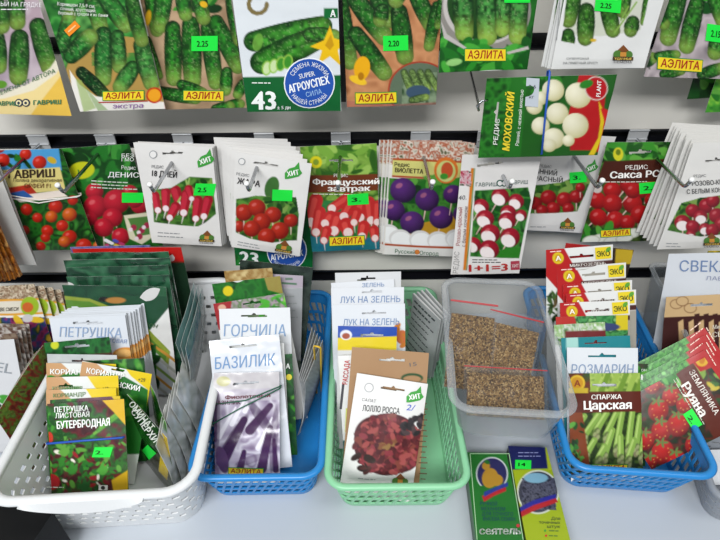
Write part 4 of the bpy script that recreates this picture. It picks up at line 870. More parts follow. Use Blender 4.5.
stack(pF, 4, .0042, .005, -.004, 1, 'packet edge fanned out behind the flower mixture packet', 'packets behind the flower mixture packet')
pe = Packet('paper_packet', 'white paper packet with grey capitals leaning beyond the white basket', bk(-58, 344, 14, 339, .368, 26, zb=.003), lambda a: a.leaves(-30, 392, 16, 420, 16, GREENS, 6, 4), bg='#cdced0', material='paper', cat='paper packet')
hand(pe, 'EL', 5, 367, 10, 16, 8, '#8a9096')
for k in range(4): Packet('seed_packet', 'brownish packet top in the bundle behind the grey-lettered paper packet', bk(-56 + k * 4, 338 - k * 5, 17 + k * 4, 333 - k * 3, .378 + k * .008, 25 - k, zb=.003), lambda a: a.patch(-90, 300, 60, 460, ['#8a7a6a', '#5a3a2c', '#c4c0ba', '#6a4a3a'], 5, 52 + k), cell=.002, group='brownish packets behind the grey-lettered one', bulge=.0008)
for k in range(4):
    Packet('seed_packet', 'red and green packet on edge, squeezed against the white basket side', st(4 - k * 3, 402 + k * 5, 43 - k * 3, 345 + k * 3, .102, .099, 3), lambda a: (a.patch(-90, 300, 100, 560, ['#7a2a22', '#a8402c', '#5a8a34', '#8aa84c', '#6a2420'], 4, 54 + k)), cell=.0015, group='red and green packets squeezed beside the white basket')

# ---- first blue basket
def c1(a):
    a.patch(200, 365, 295, 480, ['#8a7894', '#b4aabc', '#d9d5de', '#a093aa', '#cfcad6'], 14, 60); [a.cap(206 + k * 13, 400 + (k * 37) % 50, 224 + k * 12, 396 + (k * 37) % 50 - 26, 2.6, .8, '#ece9ef') for k in range(6)]; [a.cap(x, y, x + dx, y + dy, r, r * .6, '#56345f') for x, y, dx, dy, r in [(222, 462, 22, -42, 6), (250, 430, 20, -24, 5), (262, 468, 8, -40, 5), (240, 470, 4, -18, 4), (214, 440, 2, -36, 3), (276, 470, -2, -30, 3)]]; a.poly([(200, 390), (290, 388), (290, 400), (200, 402)], '#c9c4cc', .8)
    a.poly([(200, 368), (285, 368), (285, 388), (200, 390)], '#cfcccc', .85)
    a.ell(232, 440, 5, 30, '#4a2a54', 32, k=.75); a.ell(262, 420, 5, 24, '#4a2a54', -35, k=.6); a.ell(274, 440, 4, 34, '#52305c', 4, k=.6); a.ell(216, 430, 4, 40, '#5a3a62', 3, k=.6); a.ell(250, 460, 16, 4, '#52305c', -20, k=.5); a.ell(222, 460, 6, 14, '#6a4a74', -15); a.ell(224, 381, 7, 5, '#c9c69a')
pC1 = Packet('seed_packet', 'crinkled purple basil packet tied with green band at the blue basket front', bk(214, 373, 279, 372, .319, 38, zb=.014), c1, material='foil', hole=(246, 383, 26, -4), wr=.0013)
d = pC1.deco(); d.t('Фиолетовый', 248, 396, 3.6, '#6a2a34', 44, -2, b=.02); d.t('БАЗИЛИК', 228, 402, 4, '#5a3a4a', 26, 0, b=.02); d.build('lettering')
aelita(pC1, 246, 471, 36, 1, 7)
band(pC1.fr, 'g', [(213, 404), (246, 400), (280, 386)], 'dark green rubber band crossing the purple basil packet, upper strand', w=.0014); band(pC1.fr, 'g', [(212, 424), (240, 408), (280, 388)], 'dark green rubber band crossing the purple basil packet, slanting strand', w=.0014, off=.004)
pC2 = Packet('paper_packet', 'white paper packet with handwritten basil name in the blue basket', bk(209, 341, 279, 334, .335, 35.8, zb=.014), None, bg='#dcdfe4', material='foil', cat='paper packet', hole=(243, 346, 28, -5), wr=.0006)
hand(pC2, 'БАЗИЛИК', 245, 361, 12, 60, -4, '#6a90bc')
Packet('seed_packet', 'white packet edge standing just behind the handwritten basil packet', bk(222, 346, 284, 343, .346, 34), None, bg='#d5d6d4', cell=.003, material='paper')
g = Packet('seed_packet', 'green packet edge with a yellow badge behind the basil packets', bk(228, 357, 292, 354, .354, 33), gp(['#174f2c', '#2b6a3a', '#123a20'], 61), cell=.0012); d = g.deco(); d.t('А', 288, 366, 5, '#e8ece6', 4, 0, b=.02); d.disc(289, 377, 3, '#d8c83a'); d.build('lettering')
pC3 = Packet('paper_packet', 'white paper packet with handwritten mustard name in the blue basket', bk(219, 309, 290, 307.5, .378, 28), None, bg='#e0e2e4', material='paper', cat='paper packet', hole=(254, 316, 26, 0))
hand(pC3, 'ГОРЧИЦА', 255, 330, 12, 62, 0, '#7f9cc0')
def c4(a): a.patch(200, 280, 300, 330, ['#8a7a88', '#b0a4aa', '#6a8a5a', '#c8b8c4'], 6, 62); a.leaves(262, 290, 288, 320, 22, ['#5ab040', '#3f8f34', '#8acc5a'], 5, 23); a.poly([(205, 300), (232, 298), (228, 330), (205, 330)], '#a8343a'); a.ell(222, 308, 4, 3.5, '#d8b09a')
Packet('seed_packet', 'mauve and green lettuce packet with a red corner behind the mustard packet', bk(213, 304, 284, 293, .398, 25), c4, hole=(252, 303, 18, -8))
def c5(a): a.patch(200, 265, 300, 320, ['#1f6a26', '#2f8030', '#164a1c'], 6, 63); a.ell(228, 291, 5, 5, '#d8c82a'); a.poly([(262, 270), (292, 278), (290, 296), (268, 290)], '#b09a5a', .8)
Packet('seed_packet', 'green packet with yellow emblem standing tallest before the grey bag', bk(212, 284, 280, 276, .412, 22), c5)
Packet('seed_packet', 'beige packet top with brown flecks behind the green emblem packet', bk(224, 271, 272, 268, .426, 19), lambda a: a.patch(200, 260, 300, 380, ['#b5a070', '#9a7a44', '#cdbb8c'], 5, 64), cell=.0015)
def c6(a): a.poly([(228, 262), (310, 262), (310, 288), (228, 288)], '#b9b0ba'); a.poly([(226, 288), (315, 288), (318, 430), (226, 430)], '#aeb0b2'); a.cap(282, 283, 296, 284, .8, .8, '#3a7a4c'); a.cap(286, 279, 292, 279, .8, .8, '#3a7a4c'); a.patch(286, 360, 320, 420, ['#3f5a44', '#8f988e', '#22402c'], 5, 65)
pc6 = Packet('seed_bag', 'tall light grey bag with green diamond mark in the blue basket', bk(234, 272, 303, 276, .446, 14), c6, material='gloss', cat='bag', cell=.0012)
d = pc6.deco(); lines(d, 283, 296, 16, 4, 7, '#8f9492', 1); d.build('lettering')
Packet('seed_bag', 'tall dark green bag at the back of the blue basket', bk(240, 260, 313, 268, .462, 11), lambda a: a.patch(220, 250, 330, 440, ['#2c3a34', '#46544c', '#1c2a22'], 10, 66), material='foil', cat='bag', cell=.002)
def news(a):
    a.mottle(.15, 2.2, 67)
for k in range(5):
    f = st(302.5 + k * 1.4, 378 + k * 1.5, 316 + k * 2.6, 327 + k * 3.5, .102, .09, -3 - k * 1.5)
    n = Packet('leaflet', 'grey small-print leaflet on edge at the side of the blue basket', f, lambda a: a.mottle(.16, 2, 68), bg='#a9acae', cell=.0012, material='paper', cat='leaflet', group='grey small-print leaflets in the blue basket', curl=.004)
    if k == 4: band(f, 'y', [(318, 347), (319, 375), (320, 402)], 'yellow rubber band around the grey small-print leaflets', w=.002)

# ---- green basket
def e1(a):
    a.ell(388, 444, 34, 31, '#5a2029'); a.ell(388, 444, 36, 26, '#5a2029', 30); a.patch(362, 420, 414, 470, ['#5a1f28', '#7a3038', '#421820'], 4, 7) if 0 else None
    for k in range(420):
        r = random.Random(k); t = r.uniform(0, 6.28); q = math.sqrt(r.random()); x = 388 + 34 * q * math.cos(t); y = 444 + 29 * q * math.sin(t)
        z = 3.2 * r.uniform(.7, 1.5); a.ell(x, y, z, z * .6, random.Random(k + 900).choice(['#7a2f38', '#93404a', '#5a1f28', '#a85a58', '#6a2a30', '#8a4a40'] if q > .25 else ['#9a7a4c', '#8a5a3c', '#7a3a38']), r.uniform(0, 180))
    for k in range(26): r = random.Random(k + 50); a.ell(412 + r.uniform(-10, 10), 424 + r.uniform(-8, 10), 4, 2.4, r.choice(['#3a3438', '#5a4a4c', '#2c2a2c']), r.uniform(0, 180))
    a.leaves(355, 455, 372, 470, 8, ['#3a2420', '#5a2f2c'], 5, 24)
pE1 = Packet('seed_packet', 'white lettuce packet with a red frilly head at the green basket front', bk(357, 373, 428, 384, .305, 38.5, zb=.012), e1, bg='#e2e1df', hole=(393, 389, 24, 8))
pE1.fr
d = pE1.deco(); d.t('САЛАТ', 369, 400, 3, '#6a6a6c', 14, 7); d.t('ЛОЛЛО РОССА', 381, 409, 6, '#3a393b', 37, 5, b=.012); d.t('2/', 410, 407, 6, '#3a5ac0', 8, 5, sl=.25); d.disc(369, 387.5, 4.6, '#a0a2a4'); d.disc(369, 387.5, 3.8, '#e2e1df', ly=1); lines(d, 358, 478, 22, 1, 3, '#9a9c9e', .8, 3); d.build('lettering')
hitleaf(pE1, 414.5, 396, 9, -8); farmlogo(pE1, 400, 481, 18, 3)
def e2(a):
    a.ell(412, 378, 11, 5, '#2c5a34'); a.ell(412, 379, 9, 3.6, '#b08f6a')
pE2 = Packet('paper_packet', 'brown kraft paper packet standing behind the frilly lettuce packet', bk(352, 347, 429, 353, .3175, 37.5), e2, bg='#b0906e', material='paper', cat='paper packet', hole=(392, 360, 26, 1))
d = pE2.deco(); d.t('15', 413, 364, 4, '#5a5a5c', 7, -8); 
for k in range(16): d.rect(423, 398 + k * 5.4, 5 + (k * 7) % 5, 1, '#6a4a34', 2)
d.build('lettering')
pE3 = Packet('seed_packet', 'white packet with upright red lettering beside the kraft packet', bk(338, 356, 406, 352, .328, 36.3), lambda a: (a.poly([(346, 408), (352, 408), (350, 432), (345, 432)], '#c9cf5a'), a.patch(340, 440, 349, 500, ['#2f7a7a', '#1f5a4c'], 5, 3)), bg='#dcdcda')
d = pE3.deco(); d.t('РАССАДА', 346, 372, 5, '#b8302c', 24, -84, b=.02); d.rect(342, 396, 2.4, 26, '#3a3a40', 6); d.build('lettering')
def e4(a): a.poly([(330, 350), (410, 350), (410, 520), (330, 520)], '#d8d8d6'); a.poly([(330, 320), (405, 320), (405, 337), (330, 340)], '#2458b0'); a.poly([(330, 338), (405, 336), (405, 350), (330, 350)], '#e0cc2a'); a.ell(346, 335, 6, 5, '#e0e2e6'); a.ell(346, 336, 4, 3, '#a8583a')
Packet('seed_packet', 'blue and yellow packet behind the kraft packet in the green basket', bk(338, 326, 397, 327, .362, 31), e4, hole=(372, 335, 22, 0), bg='#e0cc2a')
def lk(a): a.ell(402, 337, 6, 7, '#c87a4c'); a.leaves(396, 326, 406, 350, 6, ['#c8843c', '#d8a05a'], 4, 5)
ON = 'white paper onion packet with blue handwriting, '
q = Packet('paper_packet', ON + 'frontmost of the four in the green basket', bk(332, 305, 405, 303.5, .388, 27), lk, bg='#dde0e4', material='paper', cat='paper packet', hole=(374, 313, 24, -2)); hand(q, 'ЛУК НА ЗЕЛЕНЬ', 371, 321.5, 6.5, 56, -1)
q = Packet('paper_packet', ON + 'second of the four', bk(331, 288, 404, 287, .406, 23.5), None, bg='#dfe1e4', material='paper', cat='paper packet', hole=(372, 292, 20, -2)); hand(q, 'ЛУК НА ЗЕЛЕНЬ', 370, 299, 6.5, 60, -1)
q = Packet('paper_packet', ON + 'third of the four', bk(331, 283, 394, 279, .418, 21), None, bg='#dfe1e4', material='paper', cat='paper packet'); hand(q, 'ЗЕЛЕНЬ', 373, 284.5, 4, 22, -2)
Packet('paper_packet', 'plain white paper packet standing hindmost behind the onion packets', bk(335, 273, 401, 271.5, .43, 18), None, bg='#d9dadb', cell=.002, material='paper', cat='paper packet', hole=(367, 279, 18, -4))
for k in range(4):
    n = Packet('leaflet', ['front newsprint leaflet of the tilted fan in the green basket', 'second newsprint leaflet of the tilted fan', 'third newsprint leaflet of the tilted fan', 'hindmost newsprint leaflet of the tilted fan'][k], st(414 + k * 4, 293 - k * 1.5, 441 + k * 3, 320 - k * 1.5, .106, .094, 4), None, bg='#b9bcbc', cell=.002, material='paper', cat='leaflet', curl=-.002)
    d = n.deco()
    for j in range(9): lines(d, 416 + k * 4 - j * 1.2, 300 + j * 5.6 - k * 1.5, 30, 1, 2, '#4c5052', 1.6 if j < 2 else .9, 46, j)
    d.build('lettering')

# ---- grain bags in the clear container
def grain_bag(label, fr, n, seed, th=.010, zipc=True, fill=.8):
    W, H = fr.W, fr.H; rs = random.Random(seed)
    root = bpy.data.objects.new('seed_bag', None); C.objects.link(root); root.matrix_world = fr.m; root.empty_display_size = .01; tag(root, label, 'bag')
    def sf(u, v, t): # u,v in 0..1
        e = max(0, math.sin(math.pi * u)) ** .5 * max(0, math.sin(math.pi * min(1, v / fill))) ** .5 if v < fill else 0
        return e * t + .0006 * math.sin(u * 9 + seed) * math.sin(v * 11)
    nu, nv = 28, 34; V = []; F_ = []
    for side in (-1, 1):
        for j in range(nv + 1):
            for i in range(nu + 1):
                u, v = i / nu, j / nv; V.append(((u - .5) * W, side * (sf(u, v, th) + .0003 + .0008 * abs(math.sin(u * 17 + v * 9 + seed)) * (1 if v < fill else .5)), v * H))
    k = (nu + 1) * (nv + 1)
    for j in range(nv):
        for i in range(nu):
            a = j * (nu + 1) + i; F_.append((a, a + 1, a + nu + 2, a + nu + 1)); F_.append((a + k, a + k + nu + 1, a + k + nu + 2, a + k + 1))
    mesh_obj('film', V, F_, M['film'], root, smooth=True)
    V = []; F_ = []; Cc = []
    cols = [lin(c) for c in ('#7c603a', '#92764c', '#604830', '#a88f64', '#866a44', '#443222')]
    # inner heap
    for side in (-1, 1):
        for j in range(nv + 1):
            for i in range(nu + 1):
                u, v = .04 + .92 * i / nu, fill * (.02 + .94 * j / nv); V.append(((u - .5) * W, side * max(.0002, sf(u, v, th) - .0022), v * H)); Cc.append(cols[2])
    for j in range(nv):
        for i in range(nu):
            a = j * (nu + 1) + i; F_.append((a, a + 1, a + nu + 2, a + nu + 1)); F_.append((a + k, a + k + nu + 1, a + k + nu + 2, a + k + 1))
    for _ in range(n):
        u = rs.uniform(.05, .95); v = fill * rs.uniform(.03, .95); x = (u - .5) * W; z = v * H; y = -max(.0003, sf(u, v, th) - rs.uniform(.0012, .0024)); a = rs.uniform(0, 6.28); L, w = rs.uniform(.0013, .0022), rs.uniform(.0006, .001)
        c, s_ = math.cos(a), math.sin(a); b = len(V); cc = rs.choice(cols) * rs.uniform(.8, 1.25)
        for p in ((L, 0, 0), (0, 0, w), (-L, 0, 0), (0, 0, -w), (0, -w, 0)): V.append((x + p[0] * c - p[2] * s_, y + p[1], z + p[0] * s_ + p[2] * c)); Cc.append(cc)
        F_ += [(b, b + 1, b + 4), (b + 1, b + 2, b + 4), (b + 2, b + 3, b + 4), (b + 3, b, b + 4), (b + 3, b + 2, b + 1, b)]
    o = mesh_obj('grain', V, F_, M['seeds'], root, np.array(Cc)); o['kind'] = 'stuff'; o['label'] = 'brown seed grain filling the bag'
    if zipc:
        m = MB(); m.box(-W / 2, W / 2, -.0016, .0004, H * .955, H * .975); m.build('zip_strip', M['redzip'], root, label='red zip closure')
    return root
grain_bag('clear zip bag of brown grain beside the green basket, standing at the back', bk(451, 297, 498, 303, .382, 46, zb=.08), 2600, 1, th=.008, fill=.86)
grain_bag('crumpled clear zip bag of fine brown grain under a slanting red zip', bk(491, 307, 544, 320, .392, 42, zb=.08), 3000, 2, th=.008, fill=.84)
grain_bag('clear zip bag of brown grain lying at the front of the clear container', bk(464, 364, 547, 369, .347, 48, zb=.079), 3600, 3, th=.0075, fill=.88)

# ---- second blue basket
def f1(a):
    a.patch(560, 368, 665, 475, ['#5a2a1a', '#7a3a22', '#3a5a24', '#2c3f1c'], 9, 80); a.patch(590, 372, 645, 392, ['#8aa84c', '#b4c870', '#6a8a34'], 5, 81)
    for k in range(6): a.cap(592 + k * 9, 392, 600 + k * 9, 372, 2.6, 2.6, ['#9fb85c', '#7a9a3c'][k % 2])
    a.patch(574, 412, 656, 470, ['#3f5a24', '#2c3a18', '#6a8a3c'], 6, 82)
    S = [(598, 414, 584, 442), (606, 412, 596, 436), (616, 412, 606, 440), (622, 412, 616, 452), (632, 412, 628, 452), (612, 430, 604, 460), (594, 440, 586, 460), (640, 416, 636, 452), (648, 414, 642, 460), (620, 436, 620, 462), (634, 440, 628, 464), (604, 446, 598, 464), (644, 446, 648, 464), (584, 416, 578, 430)]
    for k, (x0, y0, x1, y1) in enumerate(S):
        a.cap(x0, y0, x1, y1 - 6, 3, 3.3, '#8fae58'); a.cap(x0 - 1, y0, x1 - 1, y1 - 8, 1, 1, '#b4cc7c'); a.ell(x1, y1 - 2, 3.8, 7, '#6f7f4c', 10); a.ell(x1, y1 + 1, 2.6, 4, '#8a8468', 10)
        for j in range(3): a.ell(x1 + (-1) ** j * 1.6, y1 - 5 + j * 3, 1.6, 2.4, '#a0a878', 30)
    a.poly([(560, 392), (642, 391), (650, 411), (560, 413)], '#6a2e1c'); a.poly([(566, 413), (582, 412), (590, 470), (574, 470)], '#8a4a24'); a.leaves(568, 420, 582, 466, 18, GREENS, 4, 25)
    a.ell(577, 383, 8, 8, '#d8b83a'); a.ell(577, 383, 6, 6, '#c89a2a'); a.poly([(566, 388), (588, 388), (588, 393), (566, 393)], '#c8b03a')
pF1 = Packet('seed_packet', 'asparagus packet with brown title band at the front of the second blue basket', bk(568, 373.5, 640, 373, .3195, 38, yaw=-4), f1, hole=(604, 385, 24, 0))
d = pF1.deco(); d.t('СПАРЖА', 606, 396.5, 4.6, '#f0ece4', 30, -1, b=.02); d.t('Царская', 607, 404.5, 8.4, '#f8f6f0', 47, -1, b=.03); d.t('А', 577, 383, 6, '#8a3a1c', 6, 0, b=.02); d.build('lettering')
aelita(pF1, 609, 467, 36, 0, 7)
pF2 = Packet('paper_packet', 'white paper packet with handwritten rosemary name behind the asparagus packet', bk(567, 347.5, 638, 348, .334, 36, yaw=-4), None, bg='#dadde0', material='paper', cat='paper packet', hole=(602, 356, 28, 0)); hand(pF2, 'РОЗМАРИН', 602, 369, 10, 62, 0, '#7f93b0')
fk = Packet('seed_packet', 'dark green packet edge with white letter sticking out beside the asparagus packet', bk(580, 362, 648, 364, .339, 35.2, yaw=-4), gp(['#2a3a2c', '#44523c', '#5a4a3c'], 83), cell=.0012); d = fk.deco(); d.t('К', 643.5, 377, 5, '#e6e8e4', 5, 0, b=.03); d.t('ОН', 643.5, 370, 2.4, '#e6e8e4', 5, 0); d.build('lettering')
Packet('seed_packet', 'teal packet top showing over the rosemary packet', bk(561, 338, 630, 335.5, .343, 34.5, yaw=-4), lambda a: a.poly([(566, 337), (578, 337), (578, 350), (566, 350)], '#a9d0c8'), bg='#1f8a92', hole=(596, 343, 22, -2), cell=.0012)
def g8(a): a.patch(545, 320, 612, 345, ['#5a8a4c', '#c9d0c4', '#8ab06a', '#e2e4de'], 5, 84); a.poly([(565, 331), (612, 330), (612, 345), (565, 345)], '#7a2a2c')
Packet('seed_packet', 'pale green and white herb packet before the dark foliage packet', bk(554, 325, 605, 322, .352, 33, yaw=-4), g8, cell=.0012)
def g7(a): a.patch(550, 312, 636, 350, ['#2f7a44', '#5aa062', '#1d5a34', '#8ac07c'], 5, 85); a.poly([(550, 314), (574, 314), (578, 330), (550, 334)], '#b83a30'); a.poly([(616, 312), (632, 312), (632, 330), (616, 330)], '#d0c02c'); a.ell(606, 327, 14, 4, '#44507a')
Packet('seed_packet', 'green foliage packet with red and yellow corners below the stepped eco packets', bk(556, 317, 628, 315, .361, 31.5, yaw=-4), g7)
def eko(x0, y0, x1, y1, n, yellow=1):
    sl = (y1 - y0) / (x1 - x0); Y = lambda x, dy: y0 + (x - x0) * sl + dy
    def f(a):
        a.poly([(x0 - 4, Y(x0, -4)), (x0 + 17, Y(x0, -4)), (x0 + 30, Y(x0, 20)), (x0 + 30, Y(x0, 60)), (x0 - 4, Y(x0, 22))], '#b8282a'); a.poly([(x0 + 24, Y(x0 + 24, 15)), (x1 + 4, Y(x1, 15)), (x1 + 4, Y(x1, 20)), (x0 + 24, Y(x0 + 24, 20))], '#5a3430')
        a.poly([(x0 + 30, Y(x0, 20)), (x1 + 4, Y(x1, 20)), (x1 + 4, Y(x1, 90)), (x0 + 30, Y(x0, 90))], '#a8a49a'); a.leaves(x0 + 2, y0 + 45, x0 + 20, y0 + 70, 30, ['#4b6a34', '#6a5a3a', '#2f4a20'], 4, n)
        a.ell(x0 + 12, Y(x0 + 12, 9), 5.6, 5.8, '#d8c22c'); a.ell(x0 + 12, Y(x0 + 12, 9), 3.2, 3.6, '#c8a02a')
    return f, Y
for k, (x0, y0, x1, y1, d_, ln, ps) in enumerate([(560, 303, 630, 300, .3725, 29.5, 'lowest'), (566, 294, 636, 289.5, .384, 27.5, 'second lowest'), (563, 285, 632, 280, .395, 25.5, 'third from below'), (557, 268, 626, 262.5, .407, 22.5, 'fourth from below'), (546, 250, 613, 244.5, .4195, 19, 'topmost')]):
    f, Y = eko(x0, y0, x1, y1, k)
    q = Packet('seed_packet', 'white and red microgreen packet with yellow eco square, %s of the stepped row' % ps, bk(x0, y0, x1, y1, d_, ln, yaw=-4), f, bg='#dededb', hole=((x0 + x1) / 2 + 2, Y((x0 + x1) / 2, 9), 24, -4))
    d = q.deco(); xe = x1 - 10; d.rect(xe, Y(xe, 7.5), 16, 12, '#dcc428', -4); d.t('ЭКО', xe, Y(xe, 8), 5.4, '#2c3a20', 13, -4, b=.02); d.disc(xe + 5, Y(xe, 4), 3, '#5a9a34', ry=2, ang=-45, ly=1); d.build('badge', 'yellow square with green leaf')
    d = q.deco(); d.t('А', x0 + 12, Y(x0 + 12, 9), 4.6, '#f4f0e4', 5, -4, b=.02); lines(d, x0 + 4, Y(x0 + 4, 2), 14, 1, 2, '#ecd0c8', .9, -4); d.t('МИКРОЗЕЛЕНЬ', (x0 + x1) / 2 + 8, Y((x0 + x1) / 2 + 8, 17.4), 2.8, '#ece8e0', 36, -4, b=.01); d.build('lettering')
Packet('seed_packet', 'brown packet with mustard yellow square behind the stepped eco packets', bk(566, 243, 634, 250, .431, 17, yaw=-4), lambda a: (a.poly([(616, 249), (633, 250), (633, 264), (615, 264)], '#b8a02c'), a.poly([(560, 238), (590, 238), (590, 262), (560, 262)], '#a82a2c')), bg='#3a2c22', cell=.0012)
def gs(a):
    a.mask_poly([(705, 330), (760, 430), (640, 500), (590, 400)])
    a.patch(590, 300, 780, 500, ['#4a2018', '#2f4a20', '#6a2a1c', '#3a2a18', '#1f3a1a'], 9, 86); 
    for x, y, r in [(664, 378, 9), (671, 396, 9), (658, 410, 10), (661, 430, 10), (678, 424, 11), (662, 452, 11), (676, 460, 9), (684, 404, 8), (694, 444, 9), (652, 385, 8), (645, 440, 9), (690, 388, 8), (680, 380, 6), (650, 462, 7)]:
        a.ell(x, y, r, r * 1.15, '#c42c28', 25, '#7a1414')
        for k in range(7): a.ell(x + r * .6 * math.cos(k * 2.4), y + r * .7 * math.sin(k * 2.4), .7, .5, '#e0a05a')
        for k in range(5): a.ell(x - 1 + 4 * math.cos(k * 1.26), y - r * .9 + 2.4 * math.sin(k * 1.26), 3, 1.2, '#6f8a4c', k * 72)
    a.leaves(640, 345, 700, 385, 50, ['#3f8a3c', '#6ab05a', '#2a6a2c', '#8acc78'], 6, 26); a.leaves(700, 330, 760, 400, 40, ['#4b7a3a', '#c8b84a', '#2a5a24', '#8aa84c'], 5, 27)
    a.poly([(676, 374), (693, 362), (740, 440), (722, 452)], '#6a2e1c'); a.poly([(688, 356), (702, 344), (716, 366), (700, 372)], '#b8282a'); a.ell(702, 360, 6.5, 6.5, '#d8b03a'); a.ell(702, 360, 3, 4, '#c8882a'); a.clip = None
GQ = ((703, 350), (741, 416), (650, 471), (612, 405))
pG = Packet('seed_packet', 'strawberry packet lying tilted over the corner of the second blue basket', bq(*GQ, .333, 38, yaw=-20, bx=.265), gs, material='gloss')
d = pG.deco(); d.t('ЗЕМЛЯНИКА', 704, 392, 6, '#ece4da', 50, 59, b=.01); d.t('Руяна', 694, 399, 9, '#f4eee6', 36, 58, b=.03); lines(d, 676, 378, 70, 2, 3, '#c8ccb4', .8, 59); d.build('lettering'); price(pG, 692, 419, 19, 11, '2.', 57, 0)
def gr(a): a.patch(590, 280, 790, 500, ['#3f8a3c', '#6ab05a', '#2a6a2c', '#8acc78'], 4, 87); a.poly([(690, 310), (700, 310), (740, 380), (728, 400), (676, 352)], '#b8282a')
for k in range(4):
    s_ = 7.4 * (k + 1); q = Packet('seed_packet', 'red-cornered strawberry packet, %s of four fanned up behind the tilted one' % ['lowest', 'second', 'third', 'topmost'][k], bq(*[(x, y - s_) for x, y in GQ], .3365 + k * .0045, 37.5 - k * .8, yaw=-20, bx=.265), lambda a, s_=s_: (a.patch(590, 280, 790, 500, ['#3f8a3c', '#6ab05a', '#2a6a2c', '#8acc78'], 4, 87), a.poly([(682, 362 - s_), (703, 344 - s_), (732, 392 - s_), (712, 404 - s_)], '#b8282a')), cell=.0012)
    d = q.deco(); lines(d, 690, 362 - s_ - 2, 16, 1, 2, '#ecc8b8', 1, -37, k); lines(d, 706, 355 - s_ + 2, 20, 1, 2, '#ecc8b8', 1, 59, k); d.build('lettering')
# ---- far end bin
h1 = Packet('paper_packet', 'white paper packet with handwritten beetroot name in the clear bin', bk(669, 254, 746, 252, .452, 16), None, bg='#d3d6da', material='paper', cat='paper packet'); hand(h1, 'СВЕКЛА', 709, 266, 11, 60, 1, '#6a80a6'); hand(h1, 'ЛАВЕ', 716, 278, 4, 22, 2, '#8a90a8')
def h2(a):
    a.poly([(655, 318), (760, 312), (760, 420), (655, 420)], '#4a201c')
    for k in range(8): a.poly([(678 + k * 10, 322), (683 + k * 10, 319), (684 + k * 10, 400), (679 + k * 10, 400)], '#c9ad84')
    a.cap(676, 305, 684, 303, 4, 3.6, '#c2a67e'); 
    for x, y in [(676, 304), (682, 301), (690, 308)]: a.ell(x, y, 6.4, 5, '#8a6a4a'); a.ell(x, y, 5.6, 4.2, '#cbb088')
    for k in range(5): a.poly([(694 + k * 9, 318), (694 + k * 9, 314), (699 + k * 9, 313), (699 + k * 9, 318)], '#4a201c')
pH2 = Packet('paper_packet', 'beige paper packet with brown picket fence print in the clear bin', bk(666, 297, 744, 293, .418, 22), h2, bg='#cbb088', material='paper', cat='paper packet', hole=(701, 305, 22, -3))
d = pH2.deco(); d.t('Мини', 717, 326, 4, '#e6dccc', 12, -3, sl=.2); d.t('СВЕКЛА', 726, 333, 5, '#e6dccc', 30, -3, b=.01); d.build('lettering')
Packet('seed_packet', 'yellow flowered packet at the very back of the clear bin', bk(708, 251, 772, 249, .474, 12), lambda a: a.patch(690, 240, 800, 400, ['#c8b22c', '#5a6a2c', '#e0cc4a'], 5, 88), cell=.002)
Packet('seed_packet', 'white packet lying back in the small grey basket', bk(704, 450, 776, 448, .318, 50, zb=.008), lambda a: a.mottle(.04, 12, 3), bg='#d3d5d8', material='foil', cell=.0015)

# ---- boxes on the counter
def s1(a):
    a.ell(492, 474, 16, 17, '#d4d8da'); a.ell(492, 474, 14.8, 15.8, '#3a3a6a'); a.poly([(480, 486), (481, 500), (506, 488), (502, 482)], '#2c7a34')
    a.ell(490, 478, 8, 10, '#b8923c', 10); a.ell(486, 466, 4, 4, '#b8923c'); a.ell(496, 480, 7, 6, '#b8923c'); a.ell(487, 462, 3, 2, '#2c7a34', 30)
    a.poly([(482, 496), (496, 490), (506, 487), (506, 491), (494, 496), (484, 502)], '#b8343a'); a.poly([(484, 492), (498, 486), (508, 482), (508, 486), (496, 491), (484, 497)], '#3a4a9a')
b1_ = Packet('seed_box', 'green carton box with deer emblem lying on the counter', lq((469, 453), (510, 453), (526, 548), (477, 548), .019), s1, bg='#2f7f38', bulge=0, wr=0, th=.018, back='#1c3a20', cat='box')
d = b1_.deco(); [d.t(s_, x, y, 3.6, '#1d3f5a', w, 1, al='l') for s_, x, y, w in [('РУЧНОЙ', 480, 504, 17), ('МЕХАНИЗМ', 481, 509, 24), ('ДЛЯ ТОЧНОГО', 482, 514, 31), ('ВЫСЕВА СЕМЯН', 483, 519, 32)]]; d.t('сеятель', 500, 531, 7.5, '#e8ece6', 41, 0, b=.02); d.disc(518, 526, 1.8, '#b8343a'); d.line(470, 454, 509, 454, .9, '#9fc49a'); d.line(509, 454, 523, 540, .9, '#9fc49a'); d.line(470, 454, 477, 540, .9, '#9fc49a'); d.build('lettering')
def s2(a):
    a.poly([(500, 440), (560, 440), (562, 468), (500, 470)], '#28306a'); a.poly([(545, 446), (556, 446), (560, 470), (548, 470)], '#b8c43a'); a.ell(538, 492, 21, 22, '#d8dcd0'); a.ell(538, 492, 19.5, 20.5, '#4a4c5a'); a.patch(522, 478, 556, 510, ['#3a3a4c', '#6a6c7c', '#2c2c3c'], 2.4, 89); a.ell(536, 478, 12, 5, '#8ab4c8')
    a.poly([(518, 512), (534, 504), (556, 498), (558, 502), (536, 510), (520, 518)], '#b8343a'); a.poly([(518, 508), (534, 500), (556, 494), (556, 498), (534, 505), (520, 512)], '#3a3a9a')
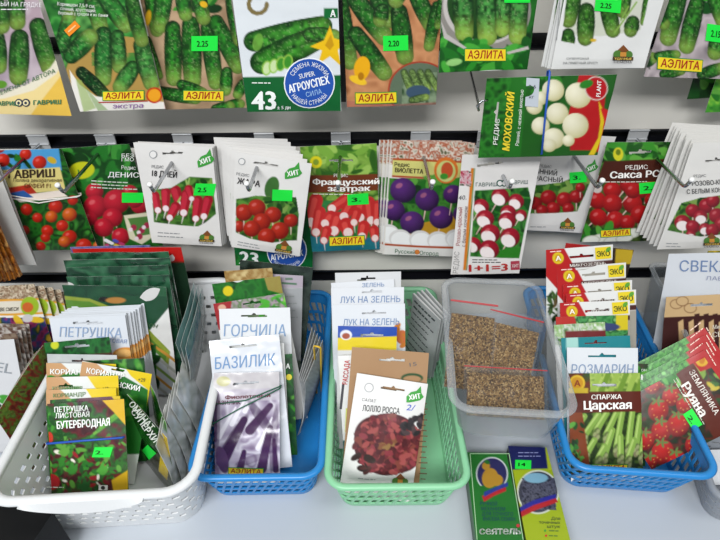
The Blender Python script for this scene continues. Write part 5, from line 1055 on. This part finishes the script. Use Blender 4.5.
b2_ = Packet('seed_box', 'blue and lime carton box with round dark picture beside the green carton', lq((513, 447), (553, 447), (571, 548), (529, 548), .017), s2, bg='#a8b82c', bulge=0, wr=0, th=.016, back='#5a6a20', cat='box')
d = b2_.deco(); [d.t(s_, 560, y, 3, '#3a4a34', w, 1, al='r') for s_, y, w in [('Для', 519, 9), ('точечных', 523, 21), ('штук', 527, 13)]]; d.disc(545, 531, 1.2, '#4b9a3a'); d.disc(546, 536, 1.2, '#c83a2c'); lines(d, 549, 531, 12, 2, 5, '#5a7a3a', 1, 2); lines(d, 518, 453, 26, 2, 3.5, '#8a90c0', .9); d.build('lettering'); price(b2_, 523, 465, 16, 9, '14', 2)
Packet('flat_box', 'black flat box in front of the white basket corner', lq((-30, 486), (37, 522), (22, 556), (-50, 520), .066), None, bg='#0b0c0e', bulge=0, material='paper', wr=0, th=.065, back='#15161a', cell=.01, cat='box')
# ================================================================= light and camera
def area(n, loc, rot, sx, sy, e, col=(1, 1, 1)):
    l = bpy.data.lights.new(n, 'AREA'); l.shape = 'RECTANGLE'; l.size, l.size_y, l.energy, l.color = sx, sy, e, col
    o = bpy.data.objects.new(n, l); C.objects.link(o); o.location = loc; o.rotation_euler = rot; return o
area('ceiling_light', (-.6, -1.9, 1.75), (R(-50) * -1, 0, 0), 1.6, .5, 74, (.98, .99, 1))
area('ceiling_light', (.8, -1.0, 1.95), (R(15), 0, 0), 1.4, .4, 16, (1, .99, .96))
w = bpy.data.worlds.new('World'); SC.world = w; w.use_nodes = True
w.node_tree.nodes['Background'].inputs[0].default_value = (.80, .86, .92, 1); w.node_tree.nodes['Background'].inputs[1].default_value = .40
cd = bpy.data.cameras.new('camera'); cam = bpy.data.objects.new('camera', cd); C.objects.link(cam)
cam.matrix_world = Matrix.Translation(EYE) @ CAMM.to_4x4()
cd.sensor_width = 36; cd.lens = F / 720 * 36; cd.clip_start = .02; SC.camera = cam
vs = SC.view_settings; vs.view_transform = 'Standard'; vs.look = 'None'; vs.gamma = 1; vs.exposure = -.34; vs.use_curve_mapping = False
print('FRAMES', LOG)
